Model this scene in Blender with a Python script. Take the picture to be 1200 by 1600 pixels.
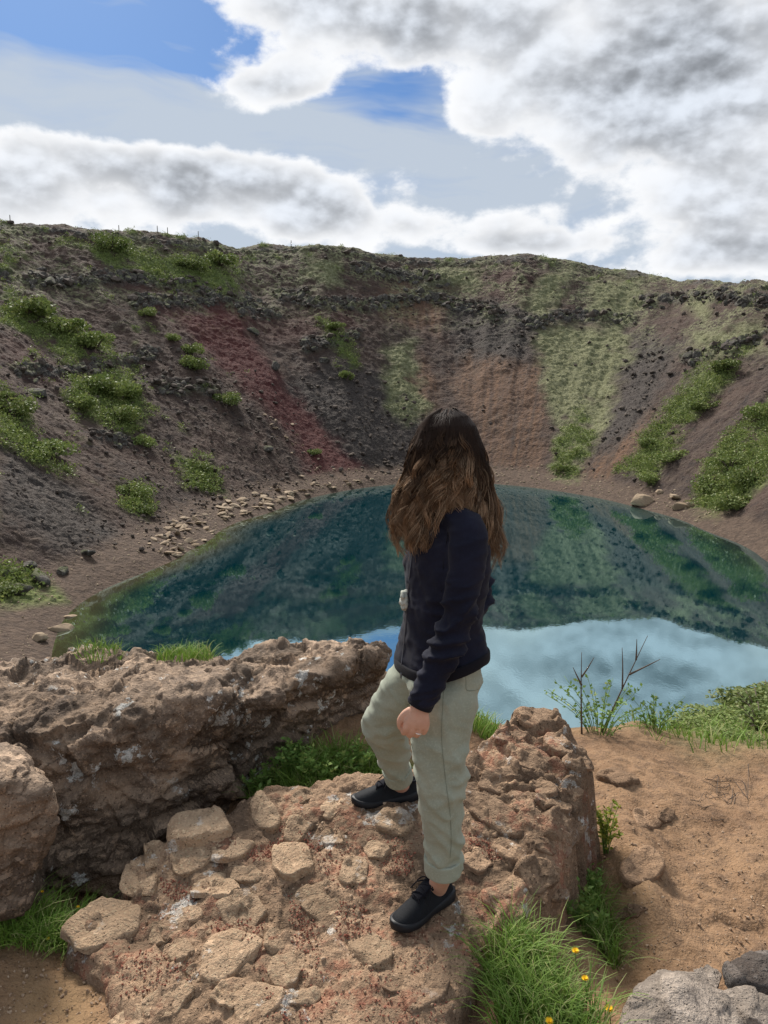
import bpy, bmesh, math, random
import numpy as np
from mathutils import Vector, Matrix
from mathutils.bvhtree import BVHTree
from math import radians, cos, sin, pi

random.seed(4)
RNG = np.random.default_rng(7)
for o in list(bpy.data.objects): bpy.data.objects.remove(o)
SC = bpy.context.scene
COL = SC.collection

# ------------------------------------------------------------------ camera
LAKE_TO_EYE = 18.0                       # camera stands 18 m above the lake (lake level z = 0)
PITCH = radians(9.0)
cam_data = bpy.data.cameras.new('camera')
cam = bpy.data.objects.new('camera', cam_data); COL.objects.link(cam)
cam.location = (0, 0, LAKE_TO_EYE)
cam.rotation_euler = (pi/2 - PITCH, 0, 0)
cam_data.sensor_fit = 'VERTICAL'; cam_data.sensor_height = 36.0
cam_data.lens = 36.0*1200/1600
cam_data.clip_start = 0.05; cam_data.clip_end = 5000
SC.camera = cam

# ------------------------------------------------------------------ colour management
SC.view_settings.view_transform = 'Standard'
SC.view_settings.look = 'None'
SC.view_settings.gamma = 1.0
SC.view_settings.exposure = 0.32
SC.view_settings.use_curve_mapping = False
SC.render.resolution_x = 768; SC.render.resolution_y = 1024
SC.cycles.max_bounces = 6; SC.cycles.diffuse_bounces = 3; SC.cycles.glossy_bounces = 3
SC.cycles.transmission_bounces = 3; SC.cycles.transparent_max_bounces = 6

# ------------------------------------------------------------------ node helpers
class X:
    """tiny expression wrapper round shader sockets"""
    def __init__(s, nt, sock): s.nt = nt; s.s = sock
    def _m(s, op, *a, clamp=False):
        n = s.nt.nodes.new('ShaderNodeMath'); n.operation = op; n.use_clamp = clamp
        for i, v in enumerate((s,)+a):
            if isinstance(v, X): s.nt.links.new(v.s, n.inputs[i])
            else: n.inputs[i].default_value = v
        return X(s.nt, n.outputs[0])
    def __add__(s, o): return s._m('ADD', o)
    __radd__ = __add__
    def __sub__(s, o): return s._m('SUBTRACT', o)
    def __rsub__(s, o): return (s*-1.0)+o
    def __mul__(s, o): return s._m('MULTIPLY', o)
    __rmul__ = __mul__
    def __truediv__(s, o): return s._m('DIVIDE', o)
    def pow(s, o): return s._m('POWER', o)
    def max(s, o): return s._m('MAXIMUM', o)
    def min(s, o): return s._m('MINIMUM', o)
    def clamp(s): return s._m('ADD', 0.0, clamp=True)
    def ss(s, a, b, lo=0.0, hi=1.0):
        n = s.nt.nodes.new('ShaderNodeMapRange'); n.interpolation_type = 'SMOOTHSTEP'
        s.nt.links.new(s.s, n.inputs[0])
        for i, v in enumerate((a, b, lo, hi)): n.inputs[i+1].default_value = v
        return X(s.nt, n.outputs[0])

def vmath(nt, op, a, b=None):
    n = nt.nodes.new('ShaderNodeVectorMath'); n.operation = op
    for i, v in enumerate((a, b)):
        if v is None: continue
        if isinstance(v, X): nt.links.new(v.s, n.inputs[i])
        else: n.inputs[i].default_value = v
    return X(nt, n.outputs['Value'] if op in ('DOT_PRODUCT', 'LENGTH', 'DISTANCE') else n.outputs[0])
def noise(nt, vec, scale, detail=6, rough=0.55, dist=0.0, out='Fac', lac=2.0):
    n = nt.nodes.new('ShaderNodeTexNoise')
    nt.links.new(vec.s, n.inputs['Vector'])
    n.inputs['Scale'].default_value = scale; n.inputs['Detail'].default_value = detail
    n.inputs['Roughness'].default_value = rough; n.inputs['Distortion'].default_value = dist
    n.inputs['Lacunarity'].default_value = lac
    return X(nt, n.outputs[out])
def voro(nt, vec, scale, feature='F1', rand=1.0, out='Distance', detail=0):
    n = nt.nodes.new('ShaderNodeTexVoronoi'); n.feature = feature
    nt.links.new(vec.s, n.inputs['Vector'])
    n.inputs['Scale'].default_value = scale; n.inputs['Randomness'].default_value = rand
    if detail: n.inputs['Detail'].default_value = detail; n.inputs['Roughness'].default_value = .5; n.normalize = True
    return X(nt, n.outputs[out])
def mix(nt, fac, a, b):
    n = nt.nodes.new('ShaderNodeMix'); n.data_type = 'RGBA'
    for idx, v in ((0, fac), (6, a), (7, b)):
        if isinstance(v, X): nt.links.new(v.s, n.inputs[idx])
        elif isinstance(v, (int, float)): n.inputs[idx].default_value = v
        else: n.inputs[idx].default_value = (*v, 1)
    return X(nt, n.outputs[2])
def mulcol(nt, col, val):
    """colour * scalar"""
    n = nt.nodes.new('ShaderNodeVectorMath'); n.operation = 'SCALE'
    if isinstance(col, X): nt.links.new(col.s, n.inputs[0])
    else: n.inputs[0].default_value = col
    if isinstance(val, X): nt.links.new(val.s, n.inputs['Scale'])
    else: n.inputs['Scale'].default_value = val
    return X(nt, n.outputs[0])
def attr(nt, name, out='Color'):
    n = nt.nodes.new('ShaderNodeAttribute'); n.attribute_name = name
    return X(nt, n.outputs[out])
def sep(nt, c):
    n = nt.nodes.new('ShaderNodeSeparateXYZ'); nt.links.new(c.s, n.inputs[0])
    return [X(nt, n.outputs[i]) for i in range(3)]
def bump(nt, h, strength=1.0, dist=0.01, normal=None):
    n = nt.nodes.new('ShaderNodeBump'); nt.links.new(h.s, n.inputs['Height'])
    n.inputs['Strength'].default_value = strength; n.inputs['Distance'].default_value = dist
    if normal: nt.links.new(normal.s, n.inputs['Normal'])
    return X(nt, n.outputs[0])
def new_mat(name):
    m = bpy.data.materials.new(name); m.use_nodes = True
    nt = m.node_tree; b = nt.nodes['Principled BSDF']
    b.inputs['Roughness'].default_value = 0.9
    b.inputs['Specular IOR Level'].default_value = 0.25
    return m, nt, b
def setin(nt, b, name, v):
    if isinstance(v, X): nt.links.new(v.s, b.inputs[name])
    elif isinstance(v, (tuple, list)): b.inputs[name].default_value = (*v, 1) if len(v) == 3 else v
    else: b.inputs[name].default_value = v
def gpos(nt):   # world position
    n = nt.nodes.new('ShaderNodeNewGeometry'); return X(nt, n.outputs['Position'])
def gnorm(nt):
    n = nt.nodes.new('ShaderNodeNewGeometry'); return X(nt, n.outputs['True Normal'])
def opos(nt):
    n = nt.nodes.new('ShaderNodeTexCoord'); return X(nt, n.outputs['Object'])
def orand(nt):
    n = nt.nodes.new('ShaderNodeObjectInfo'); return X(nt, n.outputs['Random'])

# ------------------------------------------------------------------ pixel <-> world helpers (photo pixels 1200 x 1600)
CP, SP = cos(PITCH), sin(PITCH)
def ray(px, py):
    a = (px-600)/1200; b = (800-py)/1200
    return np.array([a, CP+b*SP, -SP+b*CP])
def P(px, py, Y):
    d = ray(px, py); d = d*(Y/d[1]); d[2] += LAKE_TO_EYE
    return d
def PZ(px, py, z):
    d = ray(px, py); d = d*((z-LAKE_TO_EYE)/d[2]); d[2] += LAKE_TO_EYE
    return d
def project(p):
    p = np.asarray(p, float); x, y, z = p[..., 0], p[..., 1], p[..., 2]-LAKE_TO_EYE
    depth = y*CP - z*SP; up = y*SP + z*CP
    depth = np.where(depth < 0.05, 0.05, depth)
    return 600+1200*x/depth, 800-1200*up/depth

# ------------------------------------------------------------------ world: Nishita sky with broken cumulus and thin high cloud
SUN_EL, SUN_AZ = radians(43), radians(-24)       # azimuth measured from +Y towards +X
world = bpy.data.worlds.new('World'); SC.world = world; world.use_nodes = True
wn = world.node_tree; wn.nodes.clear()
sky = wn.nodes.new('ShaderNodeTexSky'); sky.sky_type = 'NISHITA'; sky.sun_disc = False
sky.sun_elevation = SUN_EL; sky.sun_rotation = SUN_AZ
sky.air_density = 1.0; sky.dust_density = 0.6; sky.ozone_density = 1.6
tc = wn.nodes.new('ShaderNodeTexCoord'); D = X(wn, tc.outputs['Generated'])
def skydir(px, py):
    d = ray(px, py); return d/np.linalg.norm(d)
def blob(px, py, rx, ry, w, vec=None):
    """an elliptical cloud mass (w > 0) or gap (w < 0) centred on a direction of the sky"""
    c = skydir(px, py)
    q = vmath(wn, 'SUBTRACT', vec or D, tuple(c))
    q = vmath(wn, 'MULTIPLY', q, (1200/rx, 600/rx, 1200/ry))
    return vmath(wn, 'LENGTH', q).ss(1.5, 0.0, 0.0, w)
warp = noise(wn, D, 5.0, 2, 0.5, out='Color')
warp = vmath(wn, 'SUBTRACT', warp, (0.5, 0.5, 0.5))
warp = vmath(wn, 'MULTIPLY', warp, (0.16, 0.16, 0.09))
Dw = vmath(wn, 'ADD', D, warp)
Ds = vmath(wn, 'MULTIPLY', D, (1.0, 1.0, 1.6))
Ds = vmath(wn, 'ADD', Ds, (3.1, 0.4, 0.15))
base_n = noise(wn, Ds, 6.0, 8, 0.60)
puff = voro(wn, vmath(wn, 'ADD', Ds, mulcol(wn, warp, 0.45)), 11.0, detail=2.5)
def blobs(lst, vec=None):
    r = None
    for b_ in lst:
        e = blob(*b_, vec=vec); r = e if r is None else r+e
    return r
bias = blobs([(60, 290, 330, 80, .22), (390, 285, 150, 70, .26), (640, 345, 190, 42, .22), (820, 388, 120, 22, .18),
           (930, 90, 420, 170, .28), (1010, 150, 230, 70, .16), (560, 25, 230, 60, .22), (1100, 300, 300, 120, .18), (390, 140, 130, 36, .24), (1150, 400, 170, 34, .20),
           (150, 60, 260, 70, -.26), (640, 150, 130, 30, -.20), (560, 215, 360, 44, -.26), (800, 300, 150, 50, -.26), (120, 165, 280, 34, -.26)])
low_n = noise(wn, Ds, 6.0, 2.0, 0.5)
dens = base_n*1.05 - 0.06 + bias*1.1 - puff*0.62 + 0.155
cmask = dens.ss(0.465, 0.61)
soft = low_n*0.8 + bias*1.35 - puff*0.25
thick = soft.ss(0.42, 0.90)
# light arriving from above: every billow is brighter on the side turned to the sun
off = Vector((sin(SUN_AZ)*cos(SUN_EL)*.6, 0, sin(SUN_EL)))*0.030
Do = vmath(wn, 'ADD', Ds, tuple(off))
lit_n = noise(wn, Do, 6.0, 5, 0.58)
puff_o = voro(wn, vmath(wn, 'ADD', Do, mulcol(wn, warp, 0.45)), 11.0, detail=2.5)
lit = ((puff_o - puff)*1.5 + (base_n - lit_n)*1.3 + 0.5).ss(0.24, 0.74)
edge = dens.ss(0.50, 0.70)
bright = 0.95 - edge*(0.13 + thick*0.45)*(1.18 - lit)
ccol = mix(wn, thick*edge, (0.99, 1.0, 1.02), (0.89, 0.955, 1.055))
ccol = mulcol(wn, ccol, bright)
# thin high veil
Dc = vmath(wn, 'MULTIPLY', Dw, (1.0, 1.0, 6.0))
veil_n = noise(wn, Dc, 3.2, 5, 0.6)
Dv = vmath(wn, 'ADD', D, vmath(wn, 'MULTIPLY', vmath(wn, 'SUBTRACT', noise(wn, Dc, 4.0, 4, 0.6, out='Color'), (0.5, 0.5, 0.5)), (0.30, 0.2, 0.10)))
blue_gap = blobs([(150, 20, 300, 48, 1.1), (430, 85, 110, 30, .8), (640, 140, 130, 28, 0.9)], Dv)
veil = (veil_n.ss(0.25, 0.70)*0.36 + 0.76 - blue_gap*1.15).clamp()
veil_col = (0.53, 0.59, 0.66)
skyc = vmath(wn, 'MULTIPLY', X(wn, sky.outputs[0]), (0.040, 0.058, 0.082))
skyc = mix(wn, veil*0.90, skyc, veil_col)
skyc = mix(wn, cmask, skyc, ccol)
bg = wn.nodes.new('ShaderNodeBackground'); wn.links.new(skyc.s, bg.inputs[0]); bg.inputs[1].default_value = 0.86
world.cycles.sampling_method = 'MANUAL'; world.cycles.sample_map_resolution = 128
wo = wn.nodes.new('ShaderNodeOutputWorld'); wn.links.new(bg.outputs[0], wo.inputs[0])

# ------------------------------------------------------------------ sun, veiled by cloud
sun_d = bpy.data.lights.new('sun', 'SUN'); sun_d.energy = 4.8; sun_d.angle = radians(15); sun_d.color = (1.0, 0.94, 0.85)
sun = bpy.data.objects.new('sun', sun_d); COL.objects.link(sun)
sv = Vector((sin(SUN_AZ)*cos(SUN_EL), cos(SUN_AZ)*cos(SUN_EL), sin(SUN_EL)))
sun.rotation_euler = sv.to_track_quat('Z', 'Y').to_euler(); sun.location = (0, 60, 120)

# ------------------------------------------------------------------ numpy noise
_perm = np.random.default_rng(11).permutation(256).astype(np.int64)
_perm = np.concatenate([_perm, _perm, _perm])
_g = np.random.default_rng(12).normal(size=(256, 3)); _g /= np.linalg.norm(_g, axis=1)[:, None]
def pnoise(p):
    p = np.asarray(p, float); i = np.floor(p).astype(np.int64); f = p-i; i &= 255
    u = f*f*f*(f*(f*6-15)+10); out = 0.0
    for dx in (0, 1):
        for dy in (0, 1):
            for dz in (0, 1):
                h = _perm[_perm[_perm[(i[:, 0]+dx) & 255]+((i[:, 1]+dy) & 255)]+((i[:, 2]+dz) & 255)]
                g = _g[h]
                d = (f[:, 0]-dx)*g[:, 0]+(f[:, 1]-dy)*g[:, 1]+(f[:, 2]-dz)*g[:, 2]
                w = (u[:, 0] if dx else 1-u[:, 0])*(u[:, 1] if dy else 1-u[:, 1])*(u[:, 2] if dz else 1-u[:, 2])
                out = out+w*d
    return out*1.5
def fbm(p, octv=5, rough=0.5, lac=2.03):
    a, s, t = 1.0, 0.0, 0.0; p = np.asarray(p, float)
    for k in range(octv):
        s = s+a*pnoise(p+17.3*k); t += a; p = p*lac; a *= rough
    return s/t
def ridged(p, octv=4, rough=0.5):
    a, s, t = 1.0, 0.0, 0.0; p = np.asarray(p, float)
    for k in range(octv):
        s = s+a*(1-np.abs(pnoise(p+9.1*k))*2); t += a; p = p*2.07; a *= rough
    return s/t
def worley(p):
    """F1, F2 and cell id of jittered cells"""
    p = np.asarray(p, float); i = np.floor(p).astype(np.int64)
    f1 = np.full(len(p), 9.0); f2 = f1.copy(); cid = np.zeros(len(p), np.int64)
    for dx in (-1, 0, 1):
        for dy in (-1, 0, 1):
            for dz in (-1, 0, 1):
                c = i+np.array([dx, dy, dz]); cc = c & 255
                h = _perm[_perm[_perm[cc[:, 0]]+cc[:, 1]]+cc[:, 2]]
                j = c+0.5+_g[h]*0.42
                d = np.sqrt(((p-j)**2).sum(1))
                new = d < f1
                f2 = np.where(new, f1, np.minimum(f2, d)); cid = np.where(new, h, cid); f1 = np.where(new, d, f1)
    return f1, f2, cid
def facets(p, k=1.0):
    """broken planar facets: every jittered cell gets its own height and tilt"""
    p = np.asarray(p, float); i = np.floor(p).astype(np.int64)
    f1 = np.full(len(p), 9.0); f2 = f1.copy(); hh = np.zeros(len(p)); cid = np.zeros(len(p), np.int64)
    for dx in (-1, 0, 1):
        for dy in (-1, 0, 1):
            for dz in (-1, 0, 1):
                c = i+np.array([dx, dy, dz]); cc = c & 255
                h = _perm[_perm[_perm[cc[:, 0]]+cc[:, 1]]+cc[:, 2]]
                v = p-(c+0.5+_g[h]*0.42); d = np.sqrt((v*v).sum(1))
                val = (v*_g[(h*7+3) & 255]).sum(1)*k+((h*53) % 101)/101-.5
                new = d < f1
                f2 = np.where(new, f1, np.minimum(f2, d)); hh = np.where(new, val, hh); cid = np.where(new, h, cid); f1 = np.where(new, d, f1)
    return hh, f2-f1, cid
def sstep(a, b, x):
    t = np.clip((x-a)/(b-a), 0, 1); return t*t*(3-2*t)
def poly_sd(px, py, poly):
    """signed distance (pixels, negative inside) to a polygon"""
    px = np.asarray(px, float); py = np.asarray(py, float)
    inside = np.zeros(px.shape, bool); d = np.full(px.shape, 1e18); n = len(poly)
    for k in range(n):
        x0, y0 = poly[k]; x1, y1 = poly[(k+1) % n]
        ex, ey = x1-x0, y1-y0; L = ex*ex+ey*ey+1e-9
        t = np.clip(((px-x0)*ex+(py-y0)*ey)/L, 0, 1)
        d = np.minimum(d, (px-x0-t*ex)**2+(py-y0-t*ey)**2)
        cr = ((y0 > py) != (y1 > py)) & (px < (x1-x0)*(py-y0)/(y1-y0+1e-12)+x0)
        inside ^= cr
    d = np.sqrt(d); return np.where(inside, -d, d)
def line_d(px, py, line):
    d = np.full(np.shape(px), 1e18)
    for (x0, y0), (x1, y1) in zip(line[:-1], line[1:]):
        ex, ey = x1-x0, y1-y0; L = ex*ex+ey*ey+1e-9
        t = np.clip(((px-x0)*ex+(py-y0)*ey)/L, 0, 1)
        d = np.minimum(d, (px-x0-t*ex)**2+(py-y0-t*ey)**2)
    return np.sqrt(d)

# ------------------------------------------------------------------ mesh / object helpers
def mesh_np(name, v, f, smooth=True):
    me = bpy.data.meshes.new(name)
    v = np.asarray(v, np.float32); f = np.asarray(f, np.int32)
    me.vertices.add(len(v)); me.vertices.foreach_set('co', v.ravel())
    k = f.shape[1]
    me.loops.add(f.size); me.loops.foreach_set('vertex_index', f.ravel())
    me.polygons.add(len(f)); me.polygons.foreach_set('loop_start', np.arange(0, f.size, k, dtype=np.int32))
    me.polygons.foreach_set('use_smooth', np.full(len(f), smooth))
    me.update(calc_edges=True); me.validate()
    return me
def grid_faces(nu, nv, closed_u=False):
    u = np.arange(nu if closed_u else nu-1); v = np.arange(nv-1)
    U, V = np.meshgrid(u, v, indexing='ij'); U2 = (U+1) % nu
    return np.stack([U*nv+V, U2*nv+V, U2*nv+V+1, U*nv+V+1], -1).reshape(-1, 4)
def vcol(me, name, rgb):
    a = me.attributes.new(name, 'FLOAT_COLOR', 'POINT')
    c = np.ones((len(me.vertices), 4), np.float32); c[:, :3] = rgb
    a.data.foreach_set('color', c.ravel())
def get_v(me):
    v = np.empty(len(me.vertices)*3, np.float32); me.vertices.foreach_get('co', v); return v.reshape(-1, 3).astype(float)
def set_v(me, v):
    me.vertices.foreach_set('co', np.asarray(v, np.float32).ravel()); me.update()
def get_n(me):
    n = np.empty(len(me.vertices)*3, np.float32); me.vertex_normals.foreach_get('vector', n); return n.reshape(-1, 3).astype(float)
def obj(name, data, mat=None, parent=None, label=None, cat=None, group=None, kind=None, loc=None):
    o = bpy.data.objects.new(name, data); COL.objects.link(o)
    if mat is not None and data is not None and not data.materials: data.materials.append(mat)
    if parent is not None: o.parent = parent
    if loc is not None: o.location = loc
    for k_, v_ in (('label', label), ('category', cat), ('group', group), ('kind', kind)):
        if v_: o[k_] = v_
    return o
def apply_mods(me, mods):
    """run modifiers on a mesh and hand back the result"""
    t = bpy.data.objects.new('tmp', me); COL.objects.link(t)
    for typ, kw in mods:
        m = t.modifiers.new(typ, typ)
        for k_, v_ in kw.items(): setattr(m, k_, v_)
    dg = bpy.context.evaluated_depsgraph_get()
    r = bpy.data.meshes.new_from_object(t.evaluated_get(dg))
    bpy.data.objects.remove(t); bpy.data.meshes.remove(me)
    return r
def bvh_of(me, mat=None):
    v = get_v(me)
    return BVHTree.FromPolygons([tuple(x) for x in v], [tuple(p.vertices) for p in me.polygons])
CAMV = Vector((0, 0, LAKE_TO_EYE))
def cast(bvh, px, py):
    h = bvh.ray_cast(CAMV, Vector(ray(px, py)).normalized())
    return h[0], h[1]
def ico(sub):
    bm = bmesh.new(); bmesh.ops.create_icosphere(bm, subdivisions=sub, radius=1.0)
    v = np.array([x.co[:] for x in bm.verts]); f = np.array([[x.index for x in p.verts] for p in bm.faces]); bm.free()
    return v, f
ICO = {k: ico(k) for k in (1, 2, 3, 4)}
def rotmats(n, rng, upright=False):
    q = rng.normal(size=(n, 4)); q /= np.linalg.norm(q, axis=1)[:, None]
    if upright: q[:, 1:3] *= 0.15; q /= np.linalg.norm(q, axis=1)[:, None]
    w, x, y, z = q.T
    return np.stack([1-2*(y*y+z*z), 2*(x*y-z*w), 2*(x*z+y*w), 2*(x*y+z*w), 1-2*(x*x+z*z), 2*(y*z-x*w),
                     2*(x*z-y*w), 2*(y*z+x*w), 1-2*(x*x+y*y)], -1).reshape(-1, 3, 3)
def rock_variants(n, sub, rng, flat=0.6, cuts=9):
    """angular stones: an icosphere cut by random planes, then roughened"""
    out = []
    for k in range(n):
        v, f = ICO[sub]; v = v.copy()
        for c in range(cuts):
            d = rng.normal(size=3); d /= np.linalg.norm(d); h = rng.uniform(0.45, 0.85)
            s = v@d; ov = np.maximum(s-h, 0); v -= np.outer(ov, d)*0.97
        v *= np.array([1.0, rng.uniform(.6, .95), rng.uniform(flat*0.7, flat*1.2)])
        v *= (1+0.10*fbm(v*2.2+k*7.7, 3))[:, None]
        out.append((v, f))
    return out
def scatter_mesh(name, variants, pos, size, rng, upright=True, sink=0.3, smooth=False):
    """many small stones joined into one mesh"""
    n = len(pos); R = rotmats(n, rng, upright); vs, fs, off = [], [], 0
    pick = rng.integers(0, len(variants), n)
    for k, (v, f) in enumerate(variants):
        idx = np.nonzero(pick == k)[0]
        if not len(idx): continue
        V = np.einsum('nij,vj->nvi', R[idx], v)*np.asarray(size)[idx][:, None, None]
        V += np.asarray(pos)[idx][:, None, :]
        V[:, :, 2] += (np.asarray(size)[idx]*(0.5-sink)*0.5)[:, None]
        F = f[None]+(np.arange(len(idx))*len(v))[:, None, None]+off
        vs.append(V.reshape(-1, 3)); fs.append(F.reshape(-1, 3)); off += V.shape[0]*V.shape[1]
    return mesh_np(name, np.concatenate(vs), np.concatenate(fs), smooth)
# ================================================================== LARGE STRUCTURE
# ------------------------------------------------------------------ crater
LC = np.array([8.0, 90.0])
def periodic(ang, val, q, win=1.0):
    o = np.argsort(ang); a, v = np.asarray(ang)[o], np.asarray(val)[o]
    a = np.concatenate([a-2*pi, a, a+2*pi]); v = np.concatenate([v, v, v])
    # smooth: cosine-eased linear interpolation averaged over a small window
    r = 0
    for w in (-.10, -.05, 0, .05, .10): r = r+np.interp(q+w*win, a, v)
    return r/5
shore_px = [(85,1015),(115,945),(200,905),(270,880),(330,845),(430,800),(500,775),(610,757),(700,752),(790,757),(900,772),(1000,795),(1100,830),(1200,882)]
SH = [PZ(x, y, 0)[:2] for x, y in shore_px] + [np.array(p) for p in ((37,60),(31,43),(20,31),(5,28),(-9,32),(-19,42))]
SH = np.array(SH)-LC
sh_ang = np.arctan2(SH[:, 1], SH[:, 0]); sh_r = np.hypot(SH[:, 0], SH[:, 1])
rim_px = [(-60,342,54),(0,345,55),(75,350,55.5),(150,357,56),(250,366,57),(320,374,57.5),(365,386,58),(430,385,59),(500,380,59.5),(560,390,59),(610,398,58.5),(650,404,58),(740,403,58),(830,396,58),(890,406,56),(950,420,53),(1000,432,50),(1060,441,47),(1130,441,44),(1200,440,42),(1260,440,41)]
RM, RZ = [], []
for x, y, H in rim_px:
    p = PZ(x, y, H); RM.append(p[:2]); RZ.append(H)
for p, H in (((-102,120),52),((-90,40),46),((-58,-12),36),((-22,-18),18),((0,-17),16.4),((20,-14),17),((48,0),26),((78,45),36),((92,110),41)):
    RM.append(np.array(p, float)); RZ.append(H)
RM = np.array(RM)-LC; rm_ang = np.arctan2(RM[:, 1], RM[:, 0]); rm_r = np.hypot(RM[:, 0], RM[:, 1])
PT = np.array([-.45,-.12,0,.03,.06,.085,.50,.74,.88,.96,1.0,1.06,1.3,1.9,4.0])
PZV = np.array([-.35,-.06,0,.022,.032,.045,.455,.70,.87,.965,1.0,1.0,.965,.93,.80])
phi = np.concatenate([np.linspace(radians(20), radians(245), 1150, endpoint=False), np.linspace(radians(245), radians(380), 130, endpoint=False)])
tt = np.concatenate([np.linspace(-.45, 0, 14, endpoint=False), np.linspace(0, .12, 60, endpoint=False), np.linspace(.12, 1.08, 360, endpoint=False), np.linspace(1.08, 4.0, 30)])
PH, TT = np.meshgrid(phi, tt, indexing='ij')
PHw = np.mod(PH+pi, 2*pi)-pi
RS = periodic(sh_ang, sh_r, PHw); RR = periodic(rm_ang, rm_r, PHw, .22); HH = periodic(rm_ang, RZ, PHw, .22)
rad = RS+(RR-RS)*TT; rad = np.maximum(rad, 2.0)
x = LC[0]+rad*np.cos(PH); y = LC[1]+rad*np.sin(PH)
prof = sum(np.interp(TT+w, PT, PZV) for w in (-.012, 0, .012))/3
z = HH*prof
V = np.stack([x, y, z], -1).reshape(-1, 3)
T1 = TT.ravel(); P1 = PH.ravel()
wall = sstep(.05, .14, T1)*(1-sstep(1.1, 1.5, T1)); shorew = sstep(.0, .03, T1)
# broad undulation, gullies running down the slope, fine rubble
arc = P1*60.0
rgl = np.stack([arc*0.16, T1*0.9, np.zeros_like(arc)], -1)
near = sstep(1.0, 1.25, T1)
V[:, 2] += wall*(1.5*fbm(np.stack([arc*.055, T1*2.2, 0*arc], -1), 3) + 1.1*fbm(V*.10+2, 4, .55) + 1.2*ridged(rgl, 3)*sstep(.1, .4, T1)*(1-sstep(.85, 1, T1)))
V[:, 2] += shorew*(0.28*fbm(V*0.5, 4)*(0.4+wall)) + wall*(0.30*fbm(V*1.7, 3) + .5*ridged(V*.35+8, 3)*sstep(.3, .6, T1))
# keep the low near side out from under the viewer's ledge
qx, qy = project(V)
# jitter the picture-plane lookup so painted patches get ragged, natural borders
jx = 30*fbm(V*0.16+3, 5, .6); jy = 24*fbm(V*0.16+40, 5, .6)
qx2, qy2 = qx+jx, qy+jy
front = (V[:, 1] > 25)
def region(polys, soft=13):
    m = np.zeros(len(V))
    for p_ in polys: m = np.maximum(m, sstep(soft, -soft, poly_sd(qx2, qy2, p_)))
    return m*front
patch = fbm(V*0.22+11, 4); fine = fbm(V*0.8+5, 3)
moss = region([[(832,512),(975,508),(985,560),(960,600),(955,650),(930,700),(895,745),(868,740),(872,680),(850,620),(845,560)],
               [(845,438),(890,418),(885,450),(850,500),(815,480)], [(925,440),(1000,436),(1005,480),(960,500),(915,485)],
               [(600,545),(640,530),(665,640),(640,660),(605,640)], [(475,400),(530,405),(530,440),(480,440)], [(1080,520),(1190,505),(1195,545),(1090,560)],
               [(640,425),(750,420),(745,455),(680,445)], [(1060,470),(1120,455),(1100,500)]])
green = region([[(0,448),(60,480),(110,510),(165,540),(172,562),(110,562),(50,522),(0,505)], [(105,592),(190,580),(222,600),(232,650),(190,682),(150,652),(108,632)],
                [(0,605),(45,640),(55,690),(115,735),(60,720),(0,690)], [(100,375),(200,385),(300,400),(375,420),(370,462),(250,440),(150,402)],
                [(180,755),(235,770),(242,805),(200,795)], [(1100,568),(1168,548),(1132,600),(1085,650),(1050,700),(1020,748),(968,742),(1005,690)],
                [(1110,712),(1200,628),(1205,722),(1180,772),(1120,806),(1078,790)], [(500,500),(530,505),(560,570),(540,575)], [(870,690),(905,640),(930,690),(893,745),(868,742)],
                [(0,885),(60,895),(95,940),(40,950),(0,950)], [(260,705),(320,715),(350,770),(300,765)], [(0,380),(25,390),(20,430),(0,430)]])
green = np.maximum(green*sstep(-.30, .15, patch+.5*fine+.12), 0.75*sstep(.18, .42, patch)*sstep(.82, .95, T1)*(1-.6*sstep(600, 900, qx))*front)
green = np.maximum(green, .55*sstep(.22, .45, patch)*sstep(420, 150, qx)*sstep(.1, .3, T1)*front)
green = np.maximum(green, .8*sstep(.12, .38, patch+.4*fine)*np.maximum(sstep(-10, -80, qx), sstep(1210, 1280, qx))*sstep(.08, .2, T1)*(1-sstep(1.3, 1.6, T1)))
moss = np.maximum(moss*sstep(-.45, .05, patch+.2*fine+.2), 0.6*sstep(.12, .40, patch+.2*fine)*sstep(.70, .9, T1)*front)
red = region([[(262,488),(375,480),(395,530),(440,590),(482,640),(532,700),(572,748),(495,748),(446,672),(392,616),(322,550)]], 16)
red = np.maximum(red, .35*region([[(180,420),(330,470),(400,500),(560,470),(560,520),(420,540),(250,520)], [(700,420),(830,430),(820,470),(690,450)], [(0,520),(110,580),(60,600),(0,570)]], 22))
streak = .5+.9*fbm(np.stack([arc*1.4, T1*3, 0*arc], -1), 3)
brown = region([[(690,595),(730,555),(848,568),(852,690),(842,745),(755,745),(735,650)], [(965,690),(1030,640),(1000,692),(958,757),(895,757)], [(630,590),(660,560),(690,600),(660,650)], [(600,440),(700,470),(690,520),(600,500)]], 14)*np.clip(streak, 0, 1)
scree = region([[(440,600),(520,560),(600,580),(660,660),(640,745),(560,745)], [(700,470),(830,480),(830,570),(720,560)], [(985,520),(1060,540),(1000,680),(930,720),(960,620)], [(0,700),(120,760),(190,840),(130,880),(0,800)]], 18)
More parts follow.
